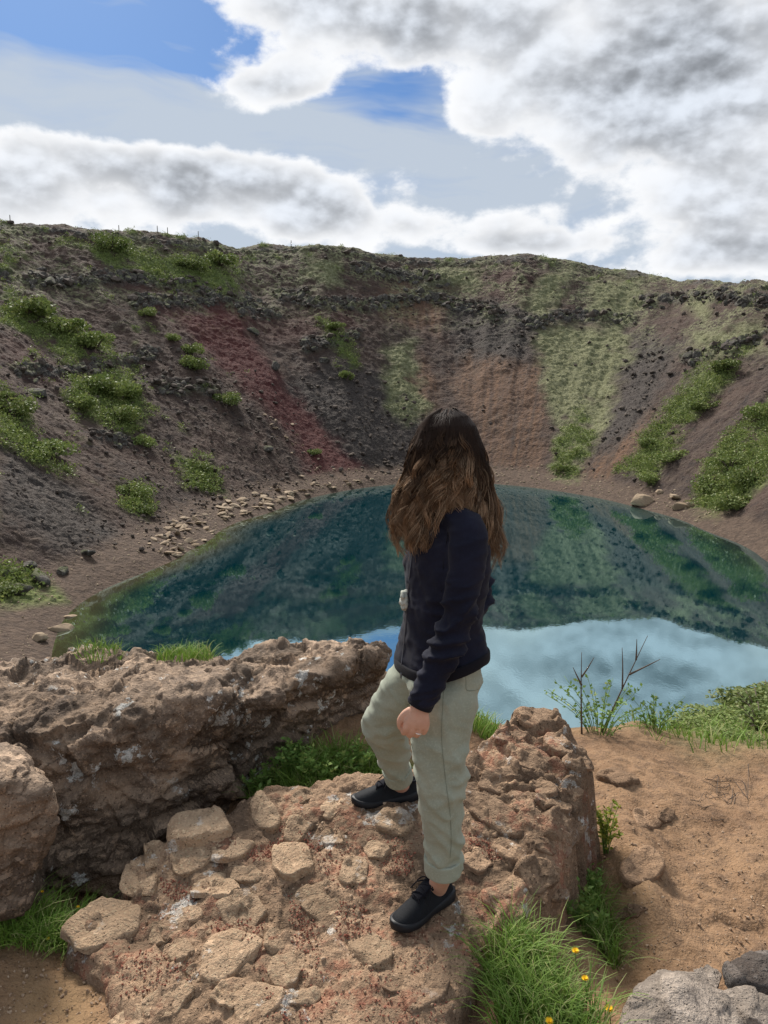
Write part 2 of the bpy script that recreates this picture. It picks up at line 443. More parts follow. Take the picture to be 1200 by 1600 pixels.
# rock ledges: a cliff step out of the slope along each line
ledges = [[(0,428),(90,440),(190,432),(300,445),(405,490)], [(25,578),(90,580),(160,572),(240,548)], [(210,470),(280,470),(380,470),(430,492)], [(440,462),(560,478),(660,462),(780,490)],
          [(470,540),(530,532),(560,520)], [(1075,560),(1130,545),(1200,520)], [(0,352),(150,366),(320,384),(400,392),(500,386),(620,404),(740,410),(850,402),(960,426),(1200,448)],
          [(150,680),(200,690)], [(820,505),(900,490),(985,500)], [(250,600),(330,610)], [(1000,470),(1110,460),(1200,470)], [(560,420),(700,440)]]
rock = np.zeros(len(V))
for i_, L in enumerate(ledges):
    w_ = 9 if i_ in (0, 3) else (5 if i_ == 6 else 8)
    rock = np.maximum(rock, sstep(w_+6, w_-5, line_d(qx+jx*.7, qy+jy*.6, L))*front)
rock = np.maximum(rock*sstep(-.35, .05, fine+patch*.6), .7*sstep(.30, .48, fine+.3*patch)*sstep(.80, .95, T1)*front)
f1, f2, cid = worley(V*np.array([.55, .55, .9])); f1b, _, cidb = worley(V*np.array([1.5, 1.5, 2.0])+7)
nrm = np.stack([-np.cos(P1), -np.sin(P1), np.full(len(P1), 1.2)], -1)/1.562
rimcalm = 1-.75*sstep(.93, .99, T1)
V += nrm*(rimcalm*rock*((0.9-f1)*1.1*((cid % 7)/7+.2)+(0.8-f1b)*0.7))[:, None]
V += nrm*(moss*(0.65-f1b)*0.55+green*(.6-f1b)*.5+scree*(.6-f1b)*.28)[:, None]
V[:, 2] += wall*0.10*fbm(V*4.0, 2) + 1.5*sstep(.9, .99, T1)*wall*(fbm(V*.09, 5, .6)) 
beach = sstep(.10, .072, T1)
me = mesh_np('crater', V, grid_faces(len(phi), len(tt), True))
vcol(me, 'mask_a', np.stack([moss, green, red], -1)); vcol(me, 'mask_b', np.stack([brown, rock, beach], -1)); vcol(me, 'mask_c', np.stack([scree, streak, T1], -1))

m, nt, b = new_mat('crater_slope')
p = gpos(nt); A = sep(nt, attr(nt, 'mask_a')); B = sep(nt, attr(nt, 'mask_b')); C = sep(nt, attr(nt, 'mask_c'))
n1 = noise(nt, p, .12, 5, .6); n2 = noise(nt, p, 1.3, 6, .65); n3 = noise(nt, p, 5.0, 4, .6); v3 = voro(nt, p, 2.2)
c = mix(nt, n1.ss(.35, .65), (.070, .041, .031), (.046, .030, .025))
c = mix(nt, n2.ss(.40, .72), c, (.085, .058, .044))
n15 = noise(nt, p, .45, 5, .65); c = mix(nt, n15.ss(.50, .66)*.75, c, (.096, .068, .050)); c = mix(nt, n15.ss(.46, .34)*.7, c, (.024, .018, .017)); c = mix(nt, n3.ss(.42, .30)*.6, c, (.021, .017, .016)); c = mix(nt, (n3.ss(.58, .70)*.55), c, (.145, .120, .098))
c = mix(nt, C[0]*.75, c, mix(nt, n3.ss(.4, .65), (.034, .029, .027), (.090, .079, .070)))
c = mix(nt, A[2]*.85, c, mix(nt, n2.ss(.35, .7), (.072, .017, .017), (.105, .028, .025)))
c = mix(nt, (B[0]*n2.ss(.25, .6)).clamp(), c, (.200, .108, .060))
c = mix(nt, B[2]*.9, c, mix(nt, n2.ss(.35, .65), (.070, .046, .033), (.125, .084, .060)))
rockc = mix(nt, n2.ss(.4, .7), (.045, .040, .036), (.125, .114, .100)); rockc = mix(nt, n3.ss(.56, .68)*.8, rockc, (.27, .26, .23)); rockc = mix(nt, n1.ss(.45, .55)*.5, rockc, (.10, .10, .045))
c = mix(nt, (B[1]*1.2).clamp(), c, rockc)
mossc = mix(nt, n2.ss(.35, .65), (.150, .158, .066), (.265, .270, .145)); mossc = mix(nt, n3.ss(.52, .62)*.6, mossc, (.055, .048, .038))
c = mix(nt, (C[2].ss(.50, .80)*n1.ss(.42, .58)*n2.ss(.42, .60)*.75).clamp(), c, mossc)
c = mix(nt, (A[0]*(n3*.8+.55)).clamp()*.9, c, mossc)
grc = mix(nt, n2.ss(.35, .65), (.080, .120, .028), (.175, .215, .062))
c = mix(nt, (A[1]*(n2*1.1+.35)).clamp()*.9, c, grc)
setin(nt, b, 'Base Color', c)
setin(nt, b, 'Normal', bump(nt, n2*.7+n3*.40+v3*.25, 1.0, .5))
crater = obj('crater', me, m, kind='structure')
CB = bvh_of(me)

# ------------------------------------------------------------------ lake
a_ = np.linspace(0, 2*pi, 256, endpoint=False); aw = np.mod(a_+pi, 2*pi)-pi
rs = periodic(sh_ang, sh_r, aw)*1.16+1
rr_ = np.linspace(0.0, 1, 30)
lv = np.stack([LC[0]+np.outer(rs*np.cos(a_), rr_), LC[1]+np.outer(rs*np.sin(a_), rr_), np.zeros((256, 30))], -1).reshape(-1, 3)
lm = mesh_np('lake', lv, grid_faces(256, 30, True))
m, nt, b = new_mat('lake_water')
p = gpos(nt)
ps = vmath(nt, 'MULTIPLY', p, (1.0, .55, 1.0))
w1 = noise(nt, ps, 1.6, 3, .5); w2 = noise(nt, ps, 6.0, 2, .5)
calm = noise(nt, p, .03, 2, .5).ss(.35, .65, .25, 1.0)
nb = bump(nt, (w1*.65+w2*.35)*calm, .035, .10)
d_shore = attr(nt, 'shallow'); sx = sep(nt, d_shore)[0]
body = mix(nt, noise(nt, p, .02, 2, .5), (.0000, .022, .031), (.0000, .031, .042))
body = mix(nt, sx, body, (.085, .075, .036))
setin(nt, b, 'Base Color', body); setin(nt, b, 'Normal', nb)
b.inputs['Roughness'].default_value = .025; b.inputs['IOR'].default_value = 1.333; b.inputs['Specular IOR Level'].default_value = 0.0
gl = nt.nodes.new('ShaderNodeBsdfGlossy'); gl.inputs['Roughness'].default_value = .015; nt.links.new(nb.s, gl.inputs['Normal'])
gl.inputs['Color'].default_value = (.70, .95, 1, 1)
ms = nt.nodes.new('ShaderNodeMixShader')
ms.inputs[0].default_value = .56; nt.links.new(b.outputs[0], ms.inputs[1]); nt.links.new(gl.outputs[0], ms.inputs[2])
nt.links.new(ms.outputs[0], nt.nodes['Material Output'].inputs[0])
dist = (1-np.tile(rr_, 256)*1.16)*np.repeat(rs/1.16, 30)
sh_ = sstep(7.0, 0.5, dist+1.5*fbm(lv*.15, 3))*(.35+.65*sstep(-5, -20, lv[:, 0]))
vcol(lm, 'shallow', np.stack([sh_]*3, -1))
lake = obj('lake', lm, m, kind='structure')
# ------------------------------------------------------------------ near ground: trampled soil of the ledge, falling away to the lake
def axis(segs):
    out = []
    for a0, a1, st in segs: out.append(np.arange(a0, a1, st))
    return np.concatenate(out)
gx = axis([(-8, -3, .25), (-3, -1.6, .05), (-1.6, 2.3, .014), (2.3, 4, .05), (4, 14, .2)])
gy = axis([(-9, 1, .4), (1, 1.55, .05), (1.55, 4.4, .014), (4.4, 7, .05), (7, 20, .2)])
GX, GY = np.meshgrid(gx, gy, indexing='ij'); GXf, GYf = GX.ravel(), GY.ravel()
def gauss(cx, cy, sx, sy): return np.exp(-((GXf-cx)/sx)**2-((GYf-cy)/sy)**2)
def ground_h(x, y):
    z = -1.83-.13*sstep(.35, .85, x)*sstep(1.75, 2.3, y)
    edge = 4.1+1.55*np.maximum(x-1.35, 0)
    z = z-.36*np.maximum(y-3.95, 0)*sstep(1.2, 2.0, x)-.30*np.maximum(x-1.9, 0)*sstep(3.4, 2.4, y)*-.25
    over = np.maximum(y-edge, 0); z = z-over*(1-np.exp(-over/.6))*1.0
    return z
Gz = ground_h(GXf, GYf)
Gz += -.22*gauss(-1.0, 2.72, .35, .28) + .17*gauss(-.25, 3.12, .38, .30) + .14*gauss(.45, 3.5, .45, .40) + .10*gauss(1.15, 3.55, .35, .5) + .22*gauss(-.12, 3.55, .42, .22)
Gz += .10*gauss(1.02, 2.95, .14, .25) + .06*gauss(.98, 2.6, .10, .22) - .04*gauss(.82, 2.45, .1, .5) + .05*gauss(-1.2, 2.0, .3, .2)
GP = np.stack([GXf, GYf, Gz], -1)
nearw = sstep(7, 3.5, np.abs(GYf-1.5))
Gz += .055*fbm(GP*1.6, 3)+.022*fbm(GP*6, 3)+nearw*.009*ridged(GP*np.array([17, 17, 17]), 3)+nearw*.0035*fbm(GP*60, 2)
f1, f2, cid = worley(GP*np.array([14, 14, 14.])); lum = (cid % 5 == 0)*nearw*np.clip(.42-f1, 0, 1)*.035
fh, fe, _c = facets(GP*np.array([5., 5, 5])); Gz += lum + nearw*(.009*fh*sstep(.05, .30, fbm(GP*1.3+4, 2)+.12) + .012*ridged(GP*8, 3))
GP[:, 2] = Gz+LAKE_TO_EYE
gme = mesh_np('ground', GP, grid_faces(len(gx), len(gy)))
gq = project(GP)
dry = sstep(60, -40, poly_sd(gq[0]+40*fbm(GP*3, 3), gq[1]+30*fbm(GP*3+9, 3), [(935,1400),(985,1350),(1000,1440),(1010,1500),(960,1560),(920,1520)]))
dry = np.maximum(dry, sstep(50, -30, poly_sd(gq[0]+30*fbm(GP*3, 3), gq[1]+30*fbm(GP*3+9, 3), [(30,1540),(110,1520),(140,1590),(120,1640),(20,1640)])))
grn = sstep(1.3, 2.1, GXf)*sstep(3.7, 4.3, GYf+.6*fbm(GP*1.5, 3))
grn = np.maximum(grn, sstep(4.0, 4.6, GYf)*.7)
vcol(gme, 'mask_a', np.stack([dry, grn, lum*20], -1))
m, nt, b = new_mat('trampled_soil')
p = gpos(nt); A = sep(nt, attr(nt, 'mask_a'))
n1 = noise(nt, p, 2.2, 6, .6); n2 = noise(nt, p, 14, 6, .65); n3 = noise(nt, p, 90, 4, .6); v1 = voro(nt, p, 55); v2 = voro(nt, p, 130)
c = mix(nt, n1.ss(.36, .64), (.215, .124, .068), (.310, .188, .105))
c = mix(nt, n2.ss(.42, .70)*.8, c, (.140, .087, .055))
c = mix(nt, n3.ss(.50, .70)*.45, c, (.37, .25, .16))
c = mix(nt, A[0]*(n2*.5+.55), c, (.34, .215, .110))
c = mix(nt, v1.ss(.16, .08)*n1.ss(.45, .6), c, (.36, .28, .21))
c = mix(nt, v2.ss(.12, .05)*.6, c, (.12, .08, .055))
c = mix(nt, (A[1]*(n2*1.2+.1)).clamp()*.85, c, mix(nt, n3.ss(.4, .6), (.05, .085, .022), (.11, .13, .05)))
setin(nt, b, 'Base Color', c)
setin(nt, b, 'Normal', bump(nt, n2*.8+n3*.25-v1.ss(.0, .25)*.20, 1.0, .030))
ground = obj('ground', gme, m, kind='structure')
GB = bvh_of(gme)
def gz(x, y):
    h = GB.ray_cast(Vector((x, y, 30)), Vector((0, 0, -1))); return h[0].z if h[0] else LAKE_TO_EYE-1.8

# ------------------------------------------------------------------ rock material of the ledge
TINT = 1
def rock_material(name, warm, dark, crust, lichen, red=0.0, dust=.6, top=(.37, .235, .150), vein=0.0):
    m, nt, b = new_mat(name)
    p = gpos(nt); n0 = noise(nt, p, 1.7, 4, .55); n1 = noise(nt, p, 5.5, 7, .62); n2 = noise(nt, p, 26, 6, .66); n3 = noise(nt, p, 120, 3, .6)
    pores = voro(nt, p, 70); pores2 = voro(nt, p, 190)
    _, _, nz = sep(nt, gnorm(nt))
    c = mix(nt, n1.ss(.38, .64), dark, warm)
    c = mix(nt, n2.ss(.46, .66)*.55, c, tuple(x*.55 for x in dark))
    # dust and trodden soil lie on what faces up
    c = mix(nt, (nz.ss(.35, .9)*n0.ss(.30, .60)*dust*(n2*.7+.5)).clamp(), c, top)
    c = mix(nt, (n0.ss(.40, .56)*n1.ss(.38, .56)*crust).clamp(), c, (.045, .038, .035)); c = mix(nt, n2.ss(.54, .66)*.6, c, tuple(min(x*1.55, .7) for x in warm))
    if red: c = mix(nt, (n1.ss(.50, .60)*n2.ss(.42, .55)*red).clamp(), c, (.26, .070, .042))
    L = noise(nt, vmath(nt, 'ADD', p, (5, 2, 7)), 8.5, 8, .68); L0 = noise(nt, vmath(nt, 'ADD', p, (1, 8, 3)), 2.2, 3, .5)
    c = mix(nt, (L.ss(.585, .625)*L0.ss(.42, .56)*lichen).clamp(), c, mix(nt, n3.ss(.4, .6), (.45, .43, .39), (.72, .70, .66)))
    c = mix(nt, n3.ss(.55, .68)*.35, c, tuple(min(x*1.7, .6) for x in warm))
    c = mix(nt, pores.ss(.17, .06)*.55, c, tuple(x*.35 for x in dark))
    c = mulcol(nt, c, sep(nt, attr(nt, 'facet'))[0]*.62+.62)
    setin(nt, b, 'Base Color', c)
    h = n1*.5+n2*.55+n3*.16+pores.ss(.02, .24)*.22+pores2.ss(.02, .2)*.07
    setin(nt, b, 'Normal', bump(nt, h, 1.0, .045))
    return m
M_PLAT = rock_material('platform_rock', (.375, .250, .160), (.200, .130, .086), .20, .8, red=.50, dust=.60, top=(.42, .275, .170))
M_RIDGE = rock_material('ridge_rock', (.365, .255, .175), (.140, .100, .074), .60, 1.5, dust=1.15, top=(.50, .36, .255))
M_STONE = rock_material('cobble_stone', (.455, .315, .205), (.320, .215, .138), .08, .5, dust=.35, top=(.43, .29, .18))
M_GREY = rock_material('grey_boulder_rock', (.36, .300, .250), (.235, .195, .165), .05, .8, dust=.3, top=(.40, .32, .25))
M_BANK = rock_material('bank_stone', (.29, .185, .115), (.19, .118, .072), 0.0, 0.0, dust=.8, top=(.30, .19, .115))
M_DARK = rock_material('dark_boulder_rock', (.185, .165, .150), (.085, .076, .072), .3, .8, dust=.2)

# ------------------------------------------------------------------ the trodden platform of welded spatter she stands on
ctl = [(600,1600,1.87),(300,1600,1.90),(660,1445,2.23),(600,1258,2.71),(480,1222,2.86),(400,1232,2.80),(300,1290,2.60),(205,1400,2.40),(110,1460,2.28),(180,1540,2.06),
       (700,1350,2.46),(760,1170,3.0),(835,1106,3.18),(868,1112,3.18),(930,1200,2.92),(915,1300,2.62),(880,1370,2.42),(830,1420,2.31),(740,1500,2.12),(700,1600,1.88),
       (450,1450,2.22),(350,1500,2.10),(640,1190,2.95),(560,1350,2.47),(800,1270,2.70)]
cw = np.array([P(*q) for q in ctl])
def tps(pts, val, q, lam=2e-3):
    def U(r): return np.where(r > 1e-9, r*r*np.log(r+1e-12), 0)
    n = len(pts); K = U(np.linalg.norm(pts[:, None]-pts[None], axis=-1))+lam*np.eye(n)
    Pm = np.c_[np.ones(n), pts]; A = np.block([[K, Pm], [Pm.T, np.zeros((3, 3))]])
    w = np.linalg.solve(A, np.r_[val, 0, 0, 0])
    return U(np.linalg.norm(q[:, None]-pts[None], axis=-1))@w[:n]+np.c_[np.ones(len(q)), q]@w[n:]
outl = [(390,1226),(480,1212),(560,1188),(640,1182),(735,1170),(765,1140),(800,1106),(868,1106),(900,1150),(930,1200),(912,1260),(895,1310),(865,1370),(820,1425),(745,1505),(715,1620),(700,1760),(230,1760),(185,1640),(160,1535),(95,1482),(105,1440),(195,1398),(190,1345),(265,1300),(330,1262)]
# outline pixels to plan positions through the fitted surface
xs = np.arange(-1.35, 1.15, .0075); ys = np.arange(1.45, 3.45, .0075)
XX, YY = np.meshgrid(xs, ys, indexing='ij'); Q = np.stack([XX.ravel(), YY.ravel()], -1)
Zp = np.concatenate([tps(cw[:, :2], cw[:, 2], q) for q in np.array_split(Q, 12)])
px_, py_ = project(np.c_[Q, Zp])
q3 = np.c_[Q, Zp]
jag = 14*fbm(q3*5, 3)+8*fbm(q3*16, 2)
sd = poly_sd(px_+jag, py_+jag*.7, outl)/520.0      # roughly metres
# detail: spatter lumps, cracks between plates, grit
wq = q3+.03*np.stack([fbm(q3*5+1, 2), fbm(q3*5+30, 2), 0*Zp], -1)
f1, f2, cid = worley(wq*np.array([8.5, 8.5, 8.5])); crack = f2-f1
plate = sstep(.0, .16, crack)*(.4+.6*((cid*37 % 97)/97))
g1, g2, gid = worley(wq*np.array([19, 19, 19.])+3)
tilt = q3[:, 2]*0+q3[:, 0]*.35+q3[:, 1]*.9
lay = tilt*15+1.6*fbm(q3*4, 3); lay = lay-np.floor(lay)
rightw = sstep(.25, .55, Q[:, 0])*sstep(2.5, 2.8, Q[:, 1])
bare = 1-.55*sstep(30, -60, poly_sd(px_, py_, [(500,1530),(700,1500),(720,1700),(300,1760),(430,1590)]))
det = .045*fbm(q3*3.5, 3)+bare*(.012*plate-.008+.003*(.55-g1)*1.2)+.009*ridged(q3*11,4,.6)+.010*fbm(q3*24, 3)+.006*fbm(q3*60, 2,.6)
fh, fe, fid = facets(wq*np.array([6.0, 6.0, 6.0]), .9); fh3, fe3, _c = facets(wq*17., .9); det += (.014+.026*rightw)*fh*bare*sstep(0, .06, fe)+.006*fh3*bare*sstep(0, .08, fe3)
det += rightw*(.035*sstep(.0, .85, lay)*(1-sstep(.9, 1, lay))+.02*ridged(q3*7, 3))
Zp2 = Zp+det
drop = np.maximum(sd+.01, 0); steep = 3.2+5.5*sstep(.35, .6, Q[:, 0]); Zp2 = Zp2-np.where(drop > 0, steep*drop+.10*sstep(0, .03, drop), 0)-.03*sstep(-.05, 0, sd)
keep = (sd < .32)
F = grid_faces(len(xs), len(ys)); F = F[keep[F].all(1)]
used = np.unique(F); remap = np.full(len(Q), -1); remap[used] = np.arange(len(used))
pv = np.c_[Q, Zp2][used]
pv += (.02*np.stack([fbm(pv*9+5, 3), fbm(pv*9+50, 3), 0*pv[:, 0]], -1))*sstep(-.05, .02, sd[used])[:, None]
plat = mesh_np('rock_platform', pv, remap[F]); vcol(plat, 'facet', np.stack([((fid[used]*29) % 83)/83]*3, -1))
PB = bvh_of(plat)
platform = obj('rock_platform', plat, M_PLAT, label='low brown rock platform of embedded stones under the standing person', cat='rock')

def make_stone(bvh, cx, cy, rx, ry, ang, mat, parent, name='stone', hfac=.34, rng=RNG):
    """a rounded slab whose outline is laid on the surface that the sight line meets"""
    h, nn = cast(bvh, cx, cy)
    if h is None: return None
    n = (Vector((nn.x, nn.y, max(nn.z, .3)))*.35+Vector((0, -.10, 1))).normalized()
    hits = []
    for ex, ey in ((.7, 0), (0, .7), (-.7, 0), (0, -.7)):
        ca, sa = cos(radians(ang)), sin(radians(ang)); hh_, _n = cast(bvh, cx+rx*ex*ca-ry*ey*sa, cy+rx*ex*sa+ry*ey*ca)
        if hh_ is not None: hits.append(hh_)
    if len(hits) == 4:
        n2 = (hits[0]-hits[2]).cross(hits[1]-hits[3]); n2 = (n2 if n2.z > 0 else -n2).normalized()
        if n2.z > .55: n = n2; h = (hits[0]+hits[1]+hits[2]+hits[3]+h)/5
    t = []
    for k in range(4):
        a = k*pi/2; ca, sa = cos(radians(ang)), sin(radians(ang))
        ex, ey = rx*cos(a), ry*sin(a)
        d = Vector(ray(cx+ex*ca-ey*sa, cy+ex*sa+ey*ca)); dn = d.dot(n)
        t.append(CAMV+d*((h-CAMV).dot(n)/dn))
    U = np.array((t[0]-t[2])*.5); W = np.array((t[1]-t[3])*.5)
    size = (np.linalg.norm(U)+np.linalg.norm(W))*.5
    K, rings = 34, [(1.08, -1.4), (1.05, -.3), (1.03, .50), (.98, .88), (.90, 1.0), (.75, 1.02), (.58, 1.0), (.38, 1.0), (.18, 1.0)]
    ph = rng.uniform(0, 9); corners = rng.integers(5, 8)
    ca_ = np.sort(rng.uniform(0, 2*pi, corners)); 
    ang_ = np.linspace(0, 2*pi, K, endpoint=False)
    # polygonal outline: distance to the nearest of several cutting lines
    r = np.full(K, 1.25)
    for c0 in ca_: r = np.minimum(r, rng.uniform(.74, .98)/np.maximum(np.cos(ang_-c0), .2))
    r = np.minimum(r, 1.18); r = (2*r+np.roll(r, 1)+np.roll(r, -1))/4; r *= 1+.03*np.sin(3*ang_+ph)
    H = min(size*hfac, .034)*rng.uniform(.30, .56); tl = rng.normal(0, .07, 2)
    vs = []
    for s_, hh in rings:
        for k in range(K):
            off = U*cos(ang_[k])*r[k]*s_+W*sin(ang_[k])*r[k]*s_
            ht = H*hh+(tl[0]*cos(ang_[k])+tl[1]*sin(ang_[k]))*s_*size*.5*(hh > 0)
            vs.append(off+np.array(n)*ht)
    vs.append(np.array(n)*H*1.0); vs = np.array(vs)
    vs += (np.array(n)[None]*(.012*facets((vs+np.array(h))*11)[0]+.008*fbm((vs+np.array(h))*18, 3)+.006*fbm((vs+np.array(h))*50, 2))[:, None]+.008*np.stack([fbm((vs+np.array(h))*25+k*9, 2) for k in range(3)], -1))
    fs = []
    for i in range(len(rings)-1):
        for k in range(K):
            k2 = (k+1) % K; fs.append((i*K+k, i*K+k2, (i+1)*K+k2, (i+1)*K+k))
    bm = bmesh.new(); bv = [bm.verts.new(v) for v in vs]
    for q in fs: bm.faces.new([bv[i] for i in q])
    for k in range(K): bm.faces.new((bv[(len(rings)-1)*K+k], bv[(len(rings)-1)*K+(k+1) % K], bv[-1]))
    bmesh.ops.recalc_face_normals(bm, faces=bm.faces)
    for f_ in bm.faces: f_.smooth = True
    me = bpy.data.meshes.new(name); bm.to_mesh(me); bm.free(); vcol(me, 'facet', np.full((len(me.vertices), 3), rng.uniform(.25, 1)))
    o = obj(name, me, mat, parent); o.location = h
    return o
stones = [(316,1291,47,25,-20),(297,1340,41,22,-15),(362,1324,36,17,-10),(411,1266,22,27,-30),(465,1296,25,17,-20),(455,1348,36,30,-30),(496,1405,35,33,0),(551,1361,20,29,10),
 (377,1421,43,28,15),(293,1428,24,15,-10),(253,1459,21,18,0),(284,1485,20,19,-20),(357,1488,48,34,-25),(429,1472,21,20,-10),(445,1514,34,28,-10),(357,1556,27,25,-20),(403,1563,41,30,-30),
 (582,1486,37,21,5),(269,1556,44,23,-25),(160,1440,66,38,-28),(331,1385,33,15,-5),(384,1368,30,14,0),(243,1335,24,20,-40),(212,1372,26,28,-50),(400,1236,32,15,-10),
 (782,1217,39,19,0),(825,1180,30,18,20),(765,1268,50,24,25),(882,1290,37,25,25),(846,1228,21,12,10),(862,1252,27,12,15),(750,1236,25,12,5),(815,1256,27,14,20),(840,1368,31,27,0),(795,1405,37,24,20),
 (745,1470,16,20,0),(872,1392,16,20,0),(612,1282,28,22,0),(588,1332,20,15,0),(660,1545,44,24,-20),(835,1122,30,13,0),(872,1160,25,15,40),(908,1192,22,14,30),(802,1152,24,12,-10),
 (520,1262,24,15,-15),(470,1246,20,11,-10),(745,1345,26,16,10),(800,1330,28,15,15),(540,1430,20,15,0),(620,1540,24,14,0),(200,1590,30,16,-20),(330,1450,16,10,0),(410,1395,18,10,0),(735,1205,22,10,0),(895,1240,18,12,30),(520,1310,18,12,0),(310,1520,20,13,-20),(475,1560,24,15,0),(760,1300,22,10,20),(845,1320,24,12,20)]
for s_ in stones: make_stone(PB, *s_, M_STONE if s_[1] > 1225 and s_[0] < 620 else M_PLAT, platform)

# ------------------------------------------------------------------ boulders of the ledge
def hull_rock(name, hulls, voxel, seed, amps, mat, label, cat='rock', layer=0.0, **kw):
    bm = bmesh.new()
    for pts in hulls:
        vs = [bm.verts.new(tuple(p_)) for p_ in pts]
        r = bmesh.ops.convex_hull(bm, input=vs)
        bmesh.ops.delete(bm, geom=[g for g in r['geom_interior'] if isinstance(g, bmesh.types.BMVert)], context='VERTS')
    me = bpy.data.meshes.new(name); bm.to_mesh(me); bm.free()
    me = apply_mods(me, [('REMESH', dict(mode='VOXEL', voxel_size=voxel)), ('SMOOTH', dict(factor=.5, iterations=int(kw.get('smooth', 3))))])
    v = get_v(me); n = get_n(me); q = v+seed*3.7
    d = amps[0]*fbm(q*2.3, 3)*1.6+amps[1]*ridged(q*6, 3)*.8+amps[2]*(fbm(q*22, 4, .6)+.7*ridged(q*14, 3, .6)-.4+.45*fbm(q*52, 2))
    f1, f2, cid = worley((q+.05*np.stack([fbm(q*4+9*k, 2) for k in range(3)], -1))*np.array([4.5, 4.5, 6.5]))
    fh, fe, fid = facets((q+.04*np.stack([fbm(q*4+9*k, 2) for k in range(3)], -1))*np.array([4.6, 4.6, 6.5]), 1.1); fh2, fe2, _c = facets(q*np.array([12, 12, 16.]), 1.0)
    d += amps[1]*1.7*fh*sstep(0, .05, fe)+amps[1]*.55*fh2*sstep(0, .08, fe2)
    v = v+n*d[:, None]
    if layer:
        L = (v[:, 2]*1.0+v[:, 1]*-.25+v[:, 0]*.12)*16+1.2*fbm(q*3, 3); L = L-np.floor(L)
        hor = n.copy(); hor[:, 2] *= .15
        v += hor*(layer*(sstep(0, .75, L)-sstep(.8, 1, L))*sstep(-.3, .3, fbm(q*2+4, 2)))[:, None]
        v[:, 2] += layer*.6*(sstep(0, .3, L)-.5)*np.clip(n[:, 2], 0, 1)
    set_v(me, v); me.polygons.foreach_set('use_smooth', np.ones(len(me.polygons), bool)); vcol(me, 'facet', np.stack([((fid*29) % 83)/83]*3, -1))
    return obj(name, me, mat, label=label, cat=cat)
def Pz(px, py, Y, z):   # straight below / above a sight line: plan position of the pixel at Y, height z relative to the eye
    q = P(px, py, Y); q[2] = LAKE_TO_EYE+z; return q
A_ = [P(70,1195,2.74),P(190,1135,2.82),P(285,1095,2.88),P(345,1092,2.93),P(362,1140,2.97),P(-150,1100,3.2),P(0,1060,3.6),P(150,1030,3.9),P(330,1030,3.85),P(420,1025,3.75),
      P(75,1395,2.70),P(180,1400,2.76),P(262,1300,2.90),P(305,1250,3.02),Pz(400,1100,3.6,-2.2),Pz(150,1030,4.1,-2.5),Pz(-150,1100,3.2,-2.0),P(40,1250,2.85)]
B_ = [P(350,1105,3.02),P(430,1090,3.14),P(520,1060,3.35),P(596,1022,3.55),P(590,1004,3.75),P(500,1004,3.85),P(400,1018,3.8),P(330,1032,3.7),
      P(330,1235,3.05),P(390,1190,3.20),P(490,1120,3.48),P(595,1062,3.62),Pz(590,1000,3.95,-2.2),Pz(400,1020,3.9,-2.4),Pz(330,1200,3.1,-1.9)]
C_ = [P(-200,1060,3.8),P(0,1048,4.0),P(170,1020,4.3),P(200,1060,3.7),P(-100,1110,3.3),Pz(-200,1060,3.9,-2.3),Pz(170,1020,4.5,-2.5),Pz(200,1100,3.4,-2.0)]
D_ = [P(490,1010,3.6),P(560,998,3.6),P(600,1010,3.6),P(598,1040,3.5),P(480,1050,3.45),Pz(540,1000,3.8,-1.6),P(560,1070,3.5)]
ridge = hull_rock('rock_ridge', [A_, B_, C_, D_], .0095, 1, (.055, .030, .016), M_RIDGE, 'long dark cracked rock ridge with white lichen at left above the crevice', layer=.013)
hull_rock('boulder', [[P(-10,1215,2.32),P(35,1195,2.48),P(70,1240,2.45),P(74,1300,2.42),P(62,1400,2.36),P(0,1425,2.28),P(-120,1230,2.35),P(-120,1440,2.2),Pz(60,1250,2.72,-1.5),Pz(-120,1250,2.8,-1.35),Pz(60,1250,2.7,-2.0),Pz(-120,1250,2.8,-2)]],
          .0095, 5, (.04, .022, .012), M_RIDGE, 'tall rough rock cut by the left edge beside the grass', layer=.012)
hull_rock('boulder', [[P(965,1600,1.83),P(985,1540,1.93),P(1030,1512,2.03),P(1085,1520,2.03),P(1140,1560,1.95),P(1175,1605,1.86),P(1060,1535,1.90),Pz(960,1700,1.6,-1.85),Pz(1190,1700,1.6,-1.85),Pz(1000,1540,2.1,-2.0),Pz(1160,1540,2.1,-2.0),P(1000,1680,1.7),P(1160,1680,1.68)]],
          .008, 8, (.022, .009, .006), M_GREY, 'large pale grey boulder at the bottom right corner', smooth=8)
hull_rock('boulder', [[P(1080,1510,2.08),P(1105,1500,2.14),P(1132,1520,2.10),P(1125,1545,2.02),P(1085,1540,2.02),Pz(1105,1510,2.2,-1.95),Pz(1100,1545,2.0,-1.95)]], .007, 9, (.012, .007, .004), M_GREY, 'small tan stone wedged behind the pale grey boulder', smooth=4)
hull_rock('boulder', [[P(1135,1505,2.10),P(1165,1485,2.18),P(1230,1478,2.2),P(1260,1530,2.1),P(1195,1540,2.04),P(1145,1528,2.04),Pz(1190,1500,2.3,-1.98),Pz(1240,1540,2.0,-1.98),Pz(1150,1530,2.0,-1.98)]], .008, 10, (.014, .008, .005), M_DARK, 'dark brown stone at the right edge above the path corner', smooth=4)
hull_rock('boulder', [[P(1120,1548,1.98),P(1165,1545,2.0),P(1215,1560,1.98),P(1215,1610,1.85),P(1175,1590,1.86),Pz(1180,1550,2.05,-1.95),Pz(1215,1620,1.8,-1.95),Pz(1130,1590,1.8,-1.95)]], .007, 12, (.012, .007, .004), M_GREY, 'low stone in the bottom right corner beside the pale boulder', smooth=4)
